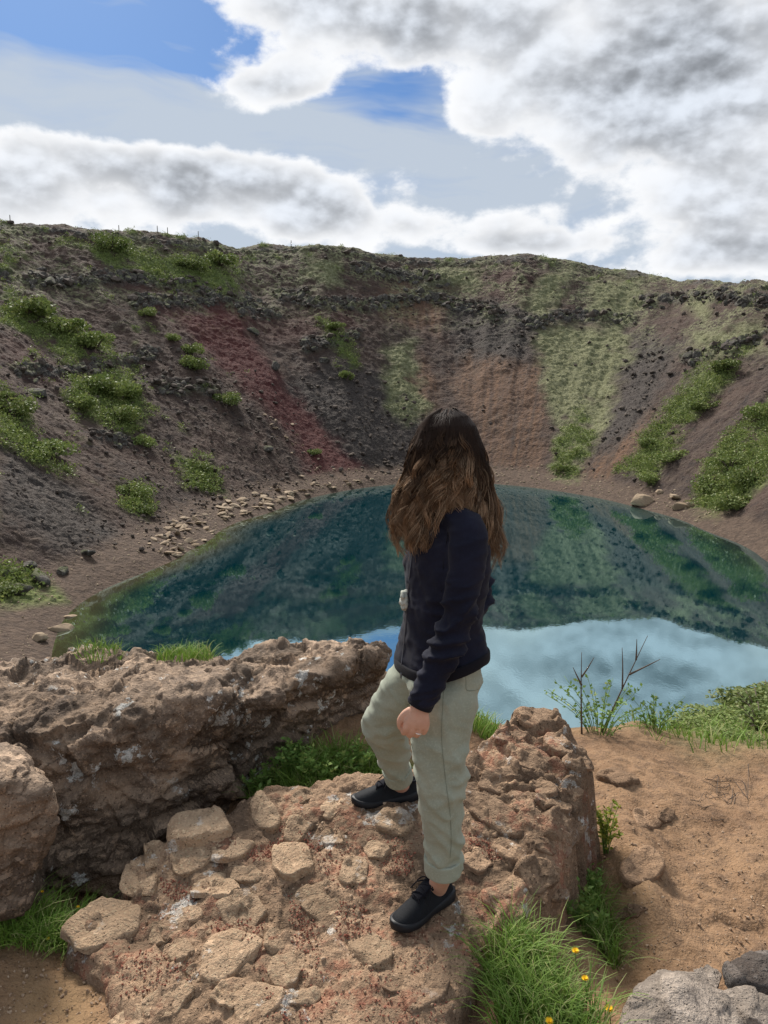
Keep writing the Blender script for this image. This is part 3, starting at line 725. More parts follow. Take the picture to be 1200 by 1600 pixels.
# stones half buried along the bank between platform and path
for k, (cx, cy, rx, ry, an, lb) in enumerate([(965,1215,30,14,10,'flat stone at the head of the dirt path below the bush'),(1008,1280,22,16,15,'blocky earth covered stone on the bank left of the path'),
        (1005,1355,32,26,40,'slanted soil covered stone on the bank left of the dirt path'),(985,1425,26,12,-15,'thin stone at the foot of the bank beside the path'),(1040,1275,16,10,0,'small stone on the upper dirt path')]):
    o = make_stone(GB, cx, cy, rx, ry, an, M_BANK, None, 'embedded_stone', .5)
    o['label'] = lb; o['category'] = 'stone'
# ================================================================== THE PERSON
Z0 = LAKE_TO_EYE
FA = radians(20); FWD = np.array([-cos(FA), -sin(FA), 0]); LEFT = np.array([sin(FA), -cos(FA), 0]); UPV = np.array([0, 0, 1.])
def spline(pts, n):
    """Catmull-Rom through rows of pts (any width), n samples"""
    p = np.asarray(pts, float); p = np.vstack([2*p[0]-p[1], p, 2*p[-1]-p[-2]])
    t = np.linspace(0, len(p)-3-1e-6, n); i = t.astype(int); f = (t-i)[:, None]
    a, b_, c, d = p[i], p[i+1], p[i+2], p[i+3]
    return .5*((2*b_)+(-a+c)*f+(2*a-5*b_+4*c-d)*f**2+(-a+3*b_-3*c+d)*f**3)
def loft(rows, ref, n=28, k=24, power=2.0, cap=True):
    """rows: (x, y, z, half-size along ref, half-size across).  Sections lie square to the path."""
    S = spline(rows, n) if n else np.asarray(rows, float)
    c = S[:, :3]; T = np.gradient(c, axis=0); T /= np.linalg.norm(T, axis=1)[:, None]
    ref = np.asarray(ref, float); U = ref-np.outer(T@ref, np.ones(3))*T; U /= np.linalg.norm(U, axis=1)[:, None]
    W = np.cross(T, U); a = np.linspace(0, 2*pi, k, endpoint=False)
    ca, sa = np.cos(a), np.sin(a); e = 2.0/power
    ca, sa = np.sign(ca)*np.abs(ca)**e, np.sign(sa)*np.abs(sa)**e
    v = c[:, None]+U[:, None]*(S[:, 3, None]*ca)[..., None]+W[:, None]*(S[:, 4, None]*sa)[..., None]
    f = [tuple(q) for q in np.concatenate([grid_faces(len(S), k+0, False)] if False else [_ring_faces(len(S), k)])]
    v = v.reshape(-1, 3)
    if cap: f = f+[tuple(range(k))[::-1], tuple(range((len(S)-1)*k, len(S)*k))]
    return v, f
def _ring_faces(n, k):
    i, j = np.meshgrid(np.arange(n-1), np.arange(k), indexing='ij'); j2 = (j+1) % k
    return np.stack([i*k+j, i*k+j2, (i+1)*k+j2, (i+1)*k+j], -1).reshape(-1, 4)
def ball(c, r, sub=2):
    v, f = ICO[sub]; return v*np.asarray(r)+np.asarray(c), [tuple(q) for q in f]
def union(name, pieces, voxel, smooth=4, fac=.5):
    V_, F_, o_ = [], [], 0
    for v, f in pieces:
        V_.append(v); F_ += [tuple(int(i)+o_ for i in q) for q in f]; o_ += len(v)
    me = bpy.data.meshes.new(name); me.from_pydata([tuple(x) for x in np.concatenate(V_)], [], F_)
    bm = bmesh.new(); bm.from_mesh(me); bmesh.ops.recalc_face_normals(bm, faces=bm.faces); bm.to_mesh(me); bm.free()
    if voxel: me = apply_mods(me, [('REMESH', dict(mode='VOXEL', voxel_size=voxel)), ('SMOOTH', dict(factor=fac, iterations=smooth))])
    me.polygons.foreach_set('use_smooth', np.ones(len(me.polygons), bool))
    return me
def plain(name, pieces):
    return union(name, pieces, 0)
def thread(pts, r, n=40, k=8):
    p = spline(pts, n); ref = np.array([.3, -.9, .31]) if abs((p[-1]-p[0])[1]) < np.linalg.norm(p[-1]-p[0])*.9 else np.array([1., 0, 0])
    return loft(np.c_[p, np.full(n, r), np.full(n, r)], ref, 0, k)
def row(px, py, Y, a, b_): return (*P(px, py, Y), a, b_)

# ---- materials
def cloth_mat(name, col, col2, scale, rough=.9, bumpd=.0012, sheen=.0):
    m, nt, b = new_mat(name); p = gpos(nt)
    n1 = noise(nt, p, 9, 4, .55); n2 = noise(nt, p, 160, 3, .6)
    c = mix(nt, n1.ss(.3, .7), col, col2); c = mix(nt, n2.ss(.45, .75)*.35, c, tuple(x*1.35 for x in col2))
    setin(nt, b, 'Base Color', c); b.inputs['Roughness'].default_value = rough; b.inputs['Specular IOR Level'].default_value = .15
    if sheen: b.inputs['Sheen Weight'].default_value = sheen; b.inputs['Sheen Roughness'].default_value = .5
    wv = noise(nt, vmath(nt, 'MULTIPLY', p, (1, 1, .55)), scale, 3, .6)
    setin(nt, b, 'Normal', bump(nt, wv+n2*.5, .5, bumpd))
    return m
M_JACKET = cloth_mat('jacket_knit', (.0080, .0088, .0190), (.0120, .0132, .0275), 300, .85, .0010, .05)
M_JTRIM = cloth_mat('jacket_ribbing', (.0060, .0060, .0095), (.0090, .0090, .0145), 420, .88, .0016, .05)
M_PANTS = cloth_mat('sage_trousers', (.285, .312, .248), (.345, .370, .300), 260, .88, .0010, .10)
M_SEAM = cloth_mat('trouser_seam', (.215, .240, .188), (.240, .264, .208), 260)
M_SHOE = cloth_mat('shoe_mesh', (.0085, .0095, .0120), (.016, .018, .022), 600, .72, .0015)
M_SOLE, nt, b = new_mat('shoe_rubber'); setin(nt, b, 'Base Color', (.013, .014, .017)); b.inputs['Roughness'].default_value = .5
M_ZIP, nt, b = new_mat('zip_metal'); setin(nt, b, 'Base Color', (.16, .17, .20)); b.inputs['Roughness'].default_value = .45; b.inputs['Metallic'].default_value = .7
M_RING, nt, b = new_mat('silver'); setin(nt, b, 'Base Color', (.85, .85, .85)); b.inputs['Roughness'].default_value = .2; b.inputs['Metallic'].default_value = 1
M_SKIN, nt, b = new_mat('skin'); p = gpos(nt); n1 = noise(nt, p, 28, 4, .6); n2 = noise(nt, p, 200, 2, .5)
c = mix(nt, n1.ss(.3, .7), (.56, .315, .225), (.64, .39, .29)); c = mix(nt, n1.ss(.55, .75)*.35, c, (.60, .25, .19))
setin(nt, b, 'Base Color', c); b.inputs['Roughness'].default_value = .55; b.inputs['Subsurface Weight'].default_value = .12; b.inputs['Subsurface Radius'].default_value = (.006, .003, .002); b.inputs['Subsurface Scale'].default_value = .6
setin(nt, b, 'Normal', bump(nt, n2, .25, .001))
M_SHIRT = cloth_mat('patterned_shirt', (.30, .32, .26), (.55, .56, .52), 90)
M_EYE, nt, b = new_mat('eye'); setin(nt, b, 'Base Color', (.06, .035, .02)); b.inputs['Roughness'].default_value = .1
M_LIP, nt, b = new_mat('lip'); setin(nt, b, 'Base Color', (.42, .15, .13)); b.inputs['Roughness'].default_value = .45

foot_n = PZ(660, 1440, Z0-1.70)
person = obj('person', None, label='person with long wavy hair in black zip jacket and sage trousers, facing the lake', cat='person', loc=tuple(foot_n))
def part(name, me, mat, parent=person, label=None):
    o = obj(name, me, mat, parent, label)
    o.matrix_parent_inverse = Matrix.Translation(-Vector(foot_n))
    if parent is not person: o.matrix_parent_inverse = Matrix.Identity(4)
    return o

# ---- legs and feet
def foot_frame(toe_px, heel_px, z):
    t = PZ(*toe_px, Z0+z); h = PZ(*heel_px, Z0+z); d = t-h; L = np.linalg.norm(d); d = d/L
    return h, d, np.cross(UPV, d), L
F_N = foot_frame((617, 1456), (702, 1400), -1.690)
F_F = foot_frame((553, 1258), (650, 1246), -1.560)
def footpt(Fr, x_, y_, z_, scale=None):
    h, d, s, L = Fr; k = L/.27
    return h+d*(x_*k)+s*(y_*k)+UPV*(z_*k)
ank_n = footpt(F_N, .065, 0, .095); ank_f = footpt(F_F, .065, 0, .095)
knee_n = P(689, 1208, 2.215); hip_n = P(694, 1050, 2.255); knee_f = P(606, 1128, 2.56); hip_f = P(668, 1040, 2.42)
def r5(p_, a, b_): return (*p_, a, b_)
low_n = P(692, 1290, 2.225); cuff_n = P(692, 1358, 2.24); cuff_f = P(623, 1214, 2.70)
legs = []
legs.append(loft([r5(hip_n+[.012, .045, .09], .075, .06), r5(hip_n+[.010, .026, .02], .090, .072), r5(hip_n+[0, .008, -.02], .112, .092), r5(P(693, 1100, 2.24), .105, .094), r5(P(687, 1150, 2.225), .092, .085), r5(P(688, 1205, 2.215), .0815, .078), r5(low_n, .064, .066), r5(P(692, 1325, 2.232), .0575, .060), r5(cuff_n, .0545, .057)], FWD, 40, 28))
legs.append(loft([r5(hip_f+[.025, -.01, .07], .05, .05), r5(hip_f+[.012, 0, 0], .088, .078), r5(P(633, 1085, 2.50), .092, .088), r5(P(608, 1122, 2.555), .083, .080), r5(P(607, 1145, 2.60), .077, .076), r5(P(614, 1180, 2.65), .061, .062), r5(cuff_f, .050, .053)], FWD, 40, 28))
pel = P(689, 1030, 2.335)
legs.append(loft([r5(pel+[0, 0, .10], .08, .12), r5(pel+[0, 0, .03], .105, .155), r5(pel+[0, 0, -.04], .120, .166), r5(pel+[0, 0, -.10], .108, .150)], FWD, 16, 32))
tm = union('trousers', legs, .0062, 6)
v = get_v(tm); n = get_n(tm)
ax = np.stack([v[:, 0]*6+v[:, 2]*5, v[:, 1]*6, v[:, 2]*17-v[:, 0]*8], -1)
wr = fbm(ax, 3, .5); wr2 = ridged(np.stack([v[:, 0]*4-v[:, 2]*5, v[:, 1]*4, v[:, 2]*8+v[:, 0]*9], -1)+3, 2)
def near(p_, s_): return np.exp(-((v-np.asarray(p_))**2).sum(1)/(s_*s_))
wk = .30+1.0*near(knee_n+[.03, 0, -.02], .12)+.9*near(knee_f, .12)+.9*near(cuff_n+[0, 0, .06], .10)+.8*near(cuff_f+[0, 0, .06], .09)+.7*near(hip_n+[-.06, 0, -.05], .12)+.7*near(hip_f, .12)
v2 = v+n*(wk*(.012*wr+.020*(np.clip(wr2, 0, 1)**2-.30)))[:, None]
q_ = v2-pel; tuck = sstep(-.89, -.835, v2[:, 2]-Z0)*np.clip((q_@FWD)/.06, 0, 1)*.26
v2[:, :2] -= q_[:, :2]*tuck[:, None]; set_v(tm, v2)      # the waist tucks in under the jacket front
trousers = part('trousers', tm, M_PANTS)
TB = bvh_of(tm)
def on(bvh, pts, lift=.001):
    out = []
    for px, py in pts:
        h, nn = cast(bvh, px, py)
        if h is not None: out.append(np.array(h+nn*lift))
    return out
for cf, ang_pts, rr in ((cuff_n, low_n, .0585), (cuff_f, P(614, 1180, 2.65), .0535)):
    d = cf-ang_pts; d = d/np.linalg.norm(d)
    rows = [r5(cf-d*.050, rr*.93, rr*.98), r5(cf-d*.046, rr*1.03, rr*1.07), r5(cf-d*.02, rr*1.02, rr*1.07), r5(cf+d*.002, rr*1.02, rr*1.06), r5(cf+d*.006, rr*.96, rr*1.0), r5(cf+d*.002, rr*.88, rr*.92), r5(cf-d*.03, rr*.86, rr*.9)]
    vv, ff = loft(rows, FWD, 26, 36, cap=False)
    vv = vv+.0016*np.stack([fbm(vv*30+k*7, 2) for k in range(3)], -1)
    part('rolled_cuff', plain('rolled_cuff', [(vv, ff)]), M_PANTS, trousers)
for sp in ([(694,1064),(692,1100),(690,1140),(692,1180),(697,1225),(703,1270),(705,1312),(703,1340)], [(637,1100),(639,1140),(646,1175)]):
    sp = spline(np.array(sp, float), 30); q = on(TB, sp, .0009)
    if len(q) > 2: part('seam', plain('seam', [thread(q, .0009, 90, 6)]), M_SEAM, trousers)
q = on(TB, [(727,1050),(728,1066),(729,1078),(739,1079),(747,1077)], .0004)
if len(q) > 2: part('pocket_stitching', plain('pocket_stitching', [thread(q, .0012, 24, 6)]), M_SEAM, trousers)

# ---- jacket
chest_Y = 2.325
T_ = [row(704, 792, 2.33, .050, .060), row(704, 806, 2.33, .068, .105), row(704, 822, 2.33, .080, .150), row(702, 850, 2.328, .100, .166), row(698, 890, 2.325, .109, .168), row(693, 940, 2.325, .107, .156),
      row(690, 975, 2.330, .110, .158), row(689, 1000, 2.335, .120, .176), row(688, 1018, 2.335, .125, .190), row(688, 1029, 2.335, .127, .192)]
def hem_lift(v_):
    """the hem rides up over the near hip and dips in front"""
    w_ = sstep(-.66, -.80, v_[:, 2]-Z0); q_ = v_-P(688, 1020, 2.335)
    v_ = v_.copy(); v_[:, 2] += w_*(.018*np.clip(q_@LEFT/.19, -1, 1)-.034*np.clip(q_@FWD/.125, -.5, 1)); return v_
jk = [loft(T_, FWD, 44, 36, 2.5)]; jk[0] = (hem_lift(jk[0][0]), jk[0][1])
bust = P(652, 888, 2.31)
jk.append(ball(bust+LEFT*.055+FWD*-.030, (.050, .056, .066))); jk.append(ball(bust-LEFT*.075+FWD*-.035, (.050, .056, .066)))
sh_n = P(736, 832, 2.185)
jk.append(loft([r5(P(714, 814, 2.25), .050, .052), r5(P(731, 834, 2.195), .056, .056), r5(P(730, 880, 2.160), .056, .054), r5(P(720, 930, 2.140), .051, .050), r5(P(713, 970, 2.128), .048, .047), r5(P(697, 1015, 2.115), .0475, .046), r5(P(676, 1058, 2.10), .043, .042), r5(P(662, 1088, 2.095), .037, .037), r5(P(656, 1102, 2.093), .0345, .034)], FWD, 44, 28))
sh_f = P(712, 832, 2.49)
jk.append(loft([r5(P(708, 815, 2.41), .056, .058), r5(sh_f, .062, .062), r5(P(735, 885, 2.52), .055, .055), r5(P(749, 926, 2.50), .045, .045), r5(P(740, 953, 2.45), .041, .041), r5(P(735, 965, 2.42), .038, .038)], FWD, 34, 24))
jm = union('jacket', jk, .0062, 7)
v = get_v(jm); n = get_n(jm)
def near(p_, s_): return np.exp(-((v-np.asarray(p_))**2).sum(1)/(s_*s_))
el = P(713, 970, 2.11); wr1 = ridged(np.stack([v[:, 0]*6+v[:, 2]*8, v[:, 1]*5, v[:, 2]*21-v[:, 0]*8], -1), 2)
wr2 = fbm(np.stack([v[:, 0]*9-v[:, 2]*3, v[:, 1]*8, v[:, 2]*9+v[:, 0]*4], -1)+5, 3)
wk = near(el, .09)*1.1+near(P(690, 1025, 2.1), .06)*1.8+near(P(668, 1072, 2.1), .05)*1.0+near(P(757, 925, 2.48), .08)*1.5+.25
w3 = near(P(690, 830, 2.2), .10)+near(P(660, 930, 2.2), .12)*.6+near(P(745, 975, 2.3), .10)*.8
set_v(jm, v+n*(wk*.017*(np.clip(wr1, 0, 1)**2-.3)+(.35+w3)*.018*wr2)[:, None])
jacket = part('jacket', jm, M_JACKET)
JB = bvh_of(jm)
def ring_band(name, c, d, rr, hgt, parent, mat, lip=.004):
    rows = [r5(c-d*hgt*.5, rr*.97, rr*.97), r5(c-d*hgt*.42, rr+lip, rr+lip), r5(c+d*hgt*.42, rr+lip*.6, rr+lip*.6), r5(c+d*hgt*.5, rr*.96, rr*.96), r5(c+d*hgt*.4, rr*.85, rr*.85)]
    return part(name, plain(name, [loft(rows, FWD, 16, 30, cap=False)]), mat, parent)
wv = P(656, 1102, 2.093)-P(676, 1058, 2.10); wv = wv/np.linalg.norm(wv)
ring_band('sleeve_cuff', P(661, 1091, 2.095), wv, .0365, .050, jacket, M_JTRIM, .0022)
# hem band and collar with the folded hood behind the neck
hem = [row(688, 1015, 2.335, .125, .192), row(688, 1018, 2.335, .1285, .1965), row(688, 1028, 2.335, .1290, .1965), row(688, 1032, 2.335, .125, .192), row(688, 1028, 2.335, .118, .18)]
hv, hf_ = loft(hem, FWD, 22, 60, 2.5, cap=False)
hv = hem_lift(hv)
part('hem_band', plain('hem_band', [(hv, hf_)]), M_JTRIM, jacket)
cN = P(703, 800, 2.335)
def collar_pt(a, r, dz): return cN+FWD*cos(a)*r*.95+LEFT*sin(a)*r*1.08+UPV*dz
cv, cf_ = [], []
KA = 48; prof_c = [(.074, -.020), (.079, .000), (.074, .022), (.066, .030), (.059, .024), (.056, .0), (.057, -.03)]
for i, (r_, dz) in enumerate(prof_c):
    for k in range(KA):
        a = 2*pi*k/KA; back = .5-.5*cos(a)
        cv.append(collar_pt(a, r_*(1+.22*back*(i < 3)), dz-.012+.012*back+.003*sin(5*a+i)))
part('collar', plain('collar', [(np.array(cv), [tuple(q) for q in _ring_faces(len(prof_c), KA)])]), M_JTRIM, jacket)
hood = [ball(cN-FWD*.088+UPV*-.010+LEFT*.02, (.048, .062, .036), 3), ball(cN-FWD*.070+LEFT*.066+UPV*-.008, (.044, .038, .027), 3), ball(cN-FWD*.075-LEFT*.062+UPV*-.006, (.044, .038, .030), 3), ball(cN-FWD*.115+UPV*-.045, (.030, .052, .036), 3)]
hm = union('folded_hood', hood, .006, 5); v = get_v(hm); n = get_n(hm)
set_v(hm, v+n*(.008*(ridged(v*np.array([14, 14, 30.]), 2)-.5))[:, None]); part('folded_hood', hm, M_JACKET, jacket)
zp = on(JB, [(664,812),(655,838),(645,866),(640,900),(637,940),(634,980),(630,1020),(628,1035),(627.5,1045)], .0012)
if len(zp) > 3:
    zp.append(zp[-1]+np.array([0, -.002, -.012]))
    part('zip', plain('zip', [thread(zp, .0021, 70, 6)]), M_ZIP, jacket)
    part('zip_pull', plain('zip_pull', [ball(zp[-1]+np.array([0, -.004, -.008]), (.0035, .003, .011))]), M_ZIP, jacket)
for sp in ([(752,800),(765,826),(766,850)], [(702,822),(697,850),(692,890),(690,925)]):
    q = on(JB, sp, .0001)
    if len(q) > 2: part('seam', plain('seam', [thread(q, .0012, 30, 6)]), M_JTRIM, jacket)
# the shirt that shows at the open front
sv_ = P(625, 938, 2.33)
sm = union('shirt_knot', [ball(sv_+[.010, 0, .016], (.006, .024, .015)), ball(sv_+[.008, 0, -.004], (.008, .020, .010)), ball(sv_+[.012, 0, -.02], (.006, .02, .010)), ball(sv_+[.018, 0, 0], (.008, .022, .034))], .003, 3)
v = get_v(sm); n = get_n(sm); set_v(sm, v+n*(.005*ridged(v*70, 2))[:, None]); part('shirt', sm, M_SHIRT, person, 'patterned pale shirt edge showing in front of the jacket')

# ---- body: one continuous surface (head, neck, arms, hands, legs inside the clothes)
HC = P(700, 709, 2.335)                      # centre of the skull
hf = np.array([-.55, .83, -.03]); hf /= np.linalg.norm(hf); hl = np.cross(UPV, hf); hl /= np.linalg.norm(hl); hu = np.cross(hf, hl)
def hp(x_, y_, z_): return HC+hf*x_+hl*y_+hu*z_
def orient_ball(c, rx, ry, rz, sub=3):
    v, f = ICO[sub]; return np.asarray(c)+np.outer(v[:, 0]*rx, hf)+np.outer(v[:, 1]*ry, hl)+np.outer(v[:, 2]*rz, hu), [tuple(q) for q in f]
body = [orient_ball(hp(-.006, 0, .020), .086, .070, .082), orient_ball(hp(.025, 0, -.035), .066, .060, .080), orient_ball(hp(.058, 0, -.088), .024, .026, .022), orient_ball(hp(.02, 0, -.075), .055, .050, .035),
        orient_ball(hp(.092, 0, -.028), .014, .013, .016, 2), orient_ball(hp(.086, 0, -.008), .009, .008, .025, 2), orient_ball(hp(.078, 0, .012), .014, .042, .010, 2),
        orient_ball(hp(.078, 0, -.058), .010, .022, .008, 2), orient_ball(hp(.052, .042, -.028), .022, .018, .02, 2), orient_ball(hp(.052, -.042, -.028), .022, .018, .02, 2),
        orient_ball(hp(-.008, .076, -.012), .016, .007, .030, 2), orient_ball(hp(-.008, -.076, -.012), .016, .007, .030, 2)]
body.append(loft([r5(HC-UPV*.03, .045, .045), r5(P(704, 765, 2.33), .052, .052), r5(P(704, 795, 2.33), .054, .058), r5(P(703, 830, 2.33), .06, .10)], FWD, 16, 24))
body.append(loft([r5(P(703, 815, 2.33), .07, .11), r5(P(699, 870, 2.325), .095, .135), r5(P(690, 960, 2.33), .075, .105), r5(P(688, 1020, 2.335), .07, .10), r5(pel+[0, 0, -.08], .06, .09)], FWD, 24, 28))
body.append(loft([r5(P(712, 820, 2.26), .034, .034), r5(P(731, 840, 2.20), .034, .034), r5(P(713, 968, 2.128), .028, .028), r5(P(676, 1058, 2.10), .022, .022), r5(P(658, 1096, 2.094), .0245, .0195), r5(P(654, 1108, 2.092), .0250, .0185)], FWD, 30, 20))
body.append(loft([r5(P(708, 818, 2.41), .04, .04), r5(sh_f, .042, .042), r5(P(748, 924, 2.50), .028, .028), r5(P(734, 958, 2.43), .024, .024), r5(P(722, 975, 2.40), .022, .03), r5(P(708, 985, 2.40), .018, .028)], FWD, 30, 20))
for ch in ([hip_n, knee_n, low_n, cuff_n, ank_n-[0, 0, .03]], [hip_f, knee_f, P(614, 1180, 2.65), cuff_f, ank_f-[0, 0, .03]]):
    body.append(loft([r5(ch[0], .055, .050), r5(ch[1], .052, .052), r5(ch[2], .046, .046), r5(ch[3], .034, .032), r5(ch[4], .034, .030)], FWD, 30, 20))
for Fr in (F_N, F_F):
    body.append(loft([r5(footpt(Fr, .055, 0, .05), .022, .022), r5(footpt(Fr, .12, 0, .045), .022, .022), r5(footpt(Fr, .20, 0, .04), .015, .02)], UPV, 12, 16))
# near hand: a loose fist hanging below the cuff, back of the hand to the viewer
wr_ = P(655, 1106, 2.092); Hd = P(648, 1140, 2.092)-wr_; Hd /= np.linalg.norm(Hd); Ha = np.array([1., .10, .0]); Ha -= Hd*(Ha@Hd); Ha /= np.linalg.norm(Ha); Hn = np.cross(Ha, Hd)
if Hn[1] > 0: Hn = -Hn                        # towards the viewer
def hq(a_, d_, n_): return wr_+Ha*a_+Hd*d_+Hn*n_
body.append(loft([r5(hq(0, -.012, 0), .024, .018), r5(hq(.001, .015, .003), .030, .017), r5(hq(.002, .040, .004), .037, .017), r5(hq(.002, .056, .002), .038, .0155)], Ha, 18, 20, 2.5))
fing = [(-.028, .060, .0098, .92), (-.009, .064, .0102, 1.0), (.011, .062, .0098, .95), (.0295, .055, .0088, .78)]
for a_, d_, r_, L in fing:
    body.append(loft([r5(hq(a_*.95, .040, .002), r_*1.05, r_*1.0), r5(hq(a_, d_, .006), r_*1.08, r_*1.06), r5(hq(a_*1.0, d_+.020*L, -.002), r_*.98, r_*.98), r5(hq(a_*.97, d_+.029*L, -.018*L), r_*.95, r_*.95), r5(hq(a_*.92, d_+.022*L, -.036*L), r_*.88, r_*.88), r5(hq(a_*.9, d_+.006*L, -.042*L), r_*.72, r_*.72)], Ha, 18, 12))
body.append(loft([r5(hq(-.022, .012, -.004), .012, .012), r5(hq(-.036, .030, -.010), .0118, .0115), r5(hq(-.043, .053, -.016), .0108, .010), r5(hq(-.039, .074, -.022), .0092, .0085), r5(hq(-.034, .083, -.025), .006, .006)], Ha, 18, 12))
# far hand resting on the hip
for k in range(4):
    q0 = P(712, 984, 2.415)+np.array([0, -.012*k+.02, -.004*k])
    body.append(loft([r5(q0, .009, .009), r5(q0+[-.03, .006, -.022], .0088, .0088), r5(q0+[-.052, .004, -.036], .007, .007)], UPV, 10, 10))
bm_ = union('body', body, .0032, 3, .45)
part('body', bm_, M_SKIN)
rg = hq(.011, .074, .002); rv, rf = [], []
for i in range(20):
    a = 2*pi*i/20
    for j in range(6):
        t = 2*pi*j/6; rv.append(rg+Ha*(cos(a)*(.0112+.0013*cos(t)))+Hn*(sin(a)*(.0112+.0013*cos(t)))+Hd*.0017*sin(t))
    for j in range(6): rf.append((i*6+j, i*6+(j+1) % 6, ((i+1) % 20)*6+(j+1) % 6, ((i+1) % 20)*6+j))
part('ring', plain('ring', [(np.array(rv), rf)]), M_RING, person, 'thin silver ring on the lowered hand')
for s_ in (-1, 1): part('eye', plain('eye', [orient_ball(hp(.072, s_*.031, -.003), .010, .0135, .008, 2)]), M_EYE)
part('mouth', plain('mouth', [orient_ball(hp(.080, 0, -.060), .010, .021, .006, 2)]), M_LIP)

# ---- shoes
def make_shoe(Fr):
    h, d, s, L = Fr; k = L/.27
    def tr(v): return h+np.outer(v[:, 0]*k, d)+np.outer(v[:, 1]*k, s)+np.outer(v[:, 2]*k, UPV)
    xs_ = np.array([-.008, .010, .04, .075, .11, .15, .19, .225, .255, .272])
    wd = np.array([.016, .029, .0345, .0355, .0375, .0430, .0480, .0450, .0330, .012])
    top = np.array([.078, .098, .092, .088, .094, .083, .068, .057, .047, .036])
    n_ = 44; t_ = np.linspace(0, 1, n_); xi = np.interp(t_, np.linspace(0, 1, len(xs_)), xs_)
    S = spline(np.c_[xs_, wd, top], n_); K = 28; a = np.linspace(0, 2*pi, K, endpoint=False)
    vs = []
    for x_, w_, t2 in S:
        zb = .020+.012*max(0, (x_-.2)/.07)**2
        ys_ = np.sign(np.cos(a))*np.abs(np.cos(a))**.75*w_; zz = np.where(np.sin(a) > 0, np.sin(a)**.9*np.ones(K) if False else np.abs(np.sin(a))**.85, -np.abs(np.sin(a))**.5*.25)
        narrow = 1-.45*np.clip(np.sin(a), 0, 1)*(1 if x_ < .15 else .45)
        vs.append(np.stack([np.full(K, x_)-.010*np.clip(np.sin(a), 0, 1)*(x_ < .02)*-1, ys_*narrow, zb+(t2-zb)*zz], -1))
    up = (tr(np.concatenate(vs)), [tuple(q) for q in _ring_faces(n_, K)]+[tuple(range(K)), tuple(range((n_-1)*K, n_*K))])
    um = union('upper', [up], .0042, 2); shoe = part('shoe', um, M_SHOE, person)
    # sole: swelling heel unit, waist, rocker toe
    ox = np.array([-.016, .0, .03, .075, .12, .16, .20, .235, .262, .280]); ow = np.array([.012, .030, .040, .039, .0385, .045, .0505, .047, .034, .010])
    So = spline(np.c_[ox, ow], 40); rows_ = []
    for x_, w_ in So:
        heel = math.exp(-((x_-.02)/.05)**2); toe = max(0, (x_-.20)/.08)**2
        zt = .030+.010*heel+.012*toe; zb = .014*toe+.004*max(0, -x_/.016)
        zt = max(zt, zb+.006)
        for q in ((-.86, zb), (-1.0, zb+.006), (-1.03, (zb+zt)/2), (-.98, zt-.003), (-.86, zt), (.86, zt), (.98, zt-.003), (1.03, (zb+zt)/2), (1.0, zb+.006), (.86, zb)): rows_.append((x_, q[0]*w_, q[1]))
    sv2 = tr(np.array(rows_)); part('sole', plain('sole', [(sv2, [tuple(q) for q in _ring_faces(40, 10)]+[tuple(range(10)), tuple(range(390, 400))])]), M_SOLE, shoe)
    # tongue, laces, heel tab, toe cap
    tg = loft([(*tr(np.array([[.075, 0, .105]]))[0], .020*k, .006*k), (*tr(np.array([[.098, 0, .104]]))[0], .024*k, .007*k), (*tr(np.array([[.135, 0, .092]]))[0], .022*k, .006*k), (*tr(np.array([[.175, 0, .074]]))[0], .018*k, .005*k)], s, 18, 16, 2.6)
    part('tongue', plain('tongue', [tg]), M_JTRIM, shoe)
    lp = []
    for i, x_ in enumerate((.105, .122, .139, .156, .172)):
        z_ = np.interp(x_, [.10, .135, .175], [.107, .098, .081]); w_ = .026
        sl = .008*(-1)**i
        lp.append(thread([tr(np.array([[x_-sl, -w_, z_-.012]]))[0], tr(np.array([[x_-sl*.3, -w_*.4, z_+.001]]))[0], tr(np.array([[x_+sl*.3, w_*.4, z_+.001]]))[0], tr(np.array([[x_+sl, w_, z_-.012]]))[0]], .0026*k, 14, 6))
    bow = tr(np.array([[.100, 0, .112]]))[0]
    for sgn in (-1, 1): lp.append(thread([bow, tr(np.array([[.112, sgn*.022, .118]]))[0], tr(np.array([[.128, sgn*.036, .104]]))[0], tr(np.array([[.116, sgn*.030, .100]]))[0], bow], .0022*k, 18, 6)); lp.append(thread([bow, tr(np.array([[.13, sgn*.03, .105]]))[0], tr(np.array([[.15, sgn*.047, .080]]))[0]], .0020*k, 12, 6))
    part('laces', plain('laces', lp), M_JTRIM, shoe)
    part('heel_tab', plain('heel_tab', [thread([tr(np.array([[-.004, 0, .085]]))[0], tr(np.array([[-.016, 0, .108]]))[0], tr(np.array([[-.004, 0, .116]]))[0], tr(np.array([[.006, 0, .098]]))[0]], .0035*k, 14, 6)]), M_JTRIM, shoe)
    colr = []
    for i in range(24):
        a_ = 2*pi*i/24; colr.append(tr(np.array([[.045+.047*cos(a_), .027*sin(a_), .093+.012*cos(a_)]]))[0])
    colr.append(colr[0]); part('ankle_collar', plain('ankle_collar', [thread(colr, .0062*k, 60, 8)]), M_JTRIM, shoe)
make_shoe(F_N); make_shoe(F_F)

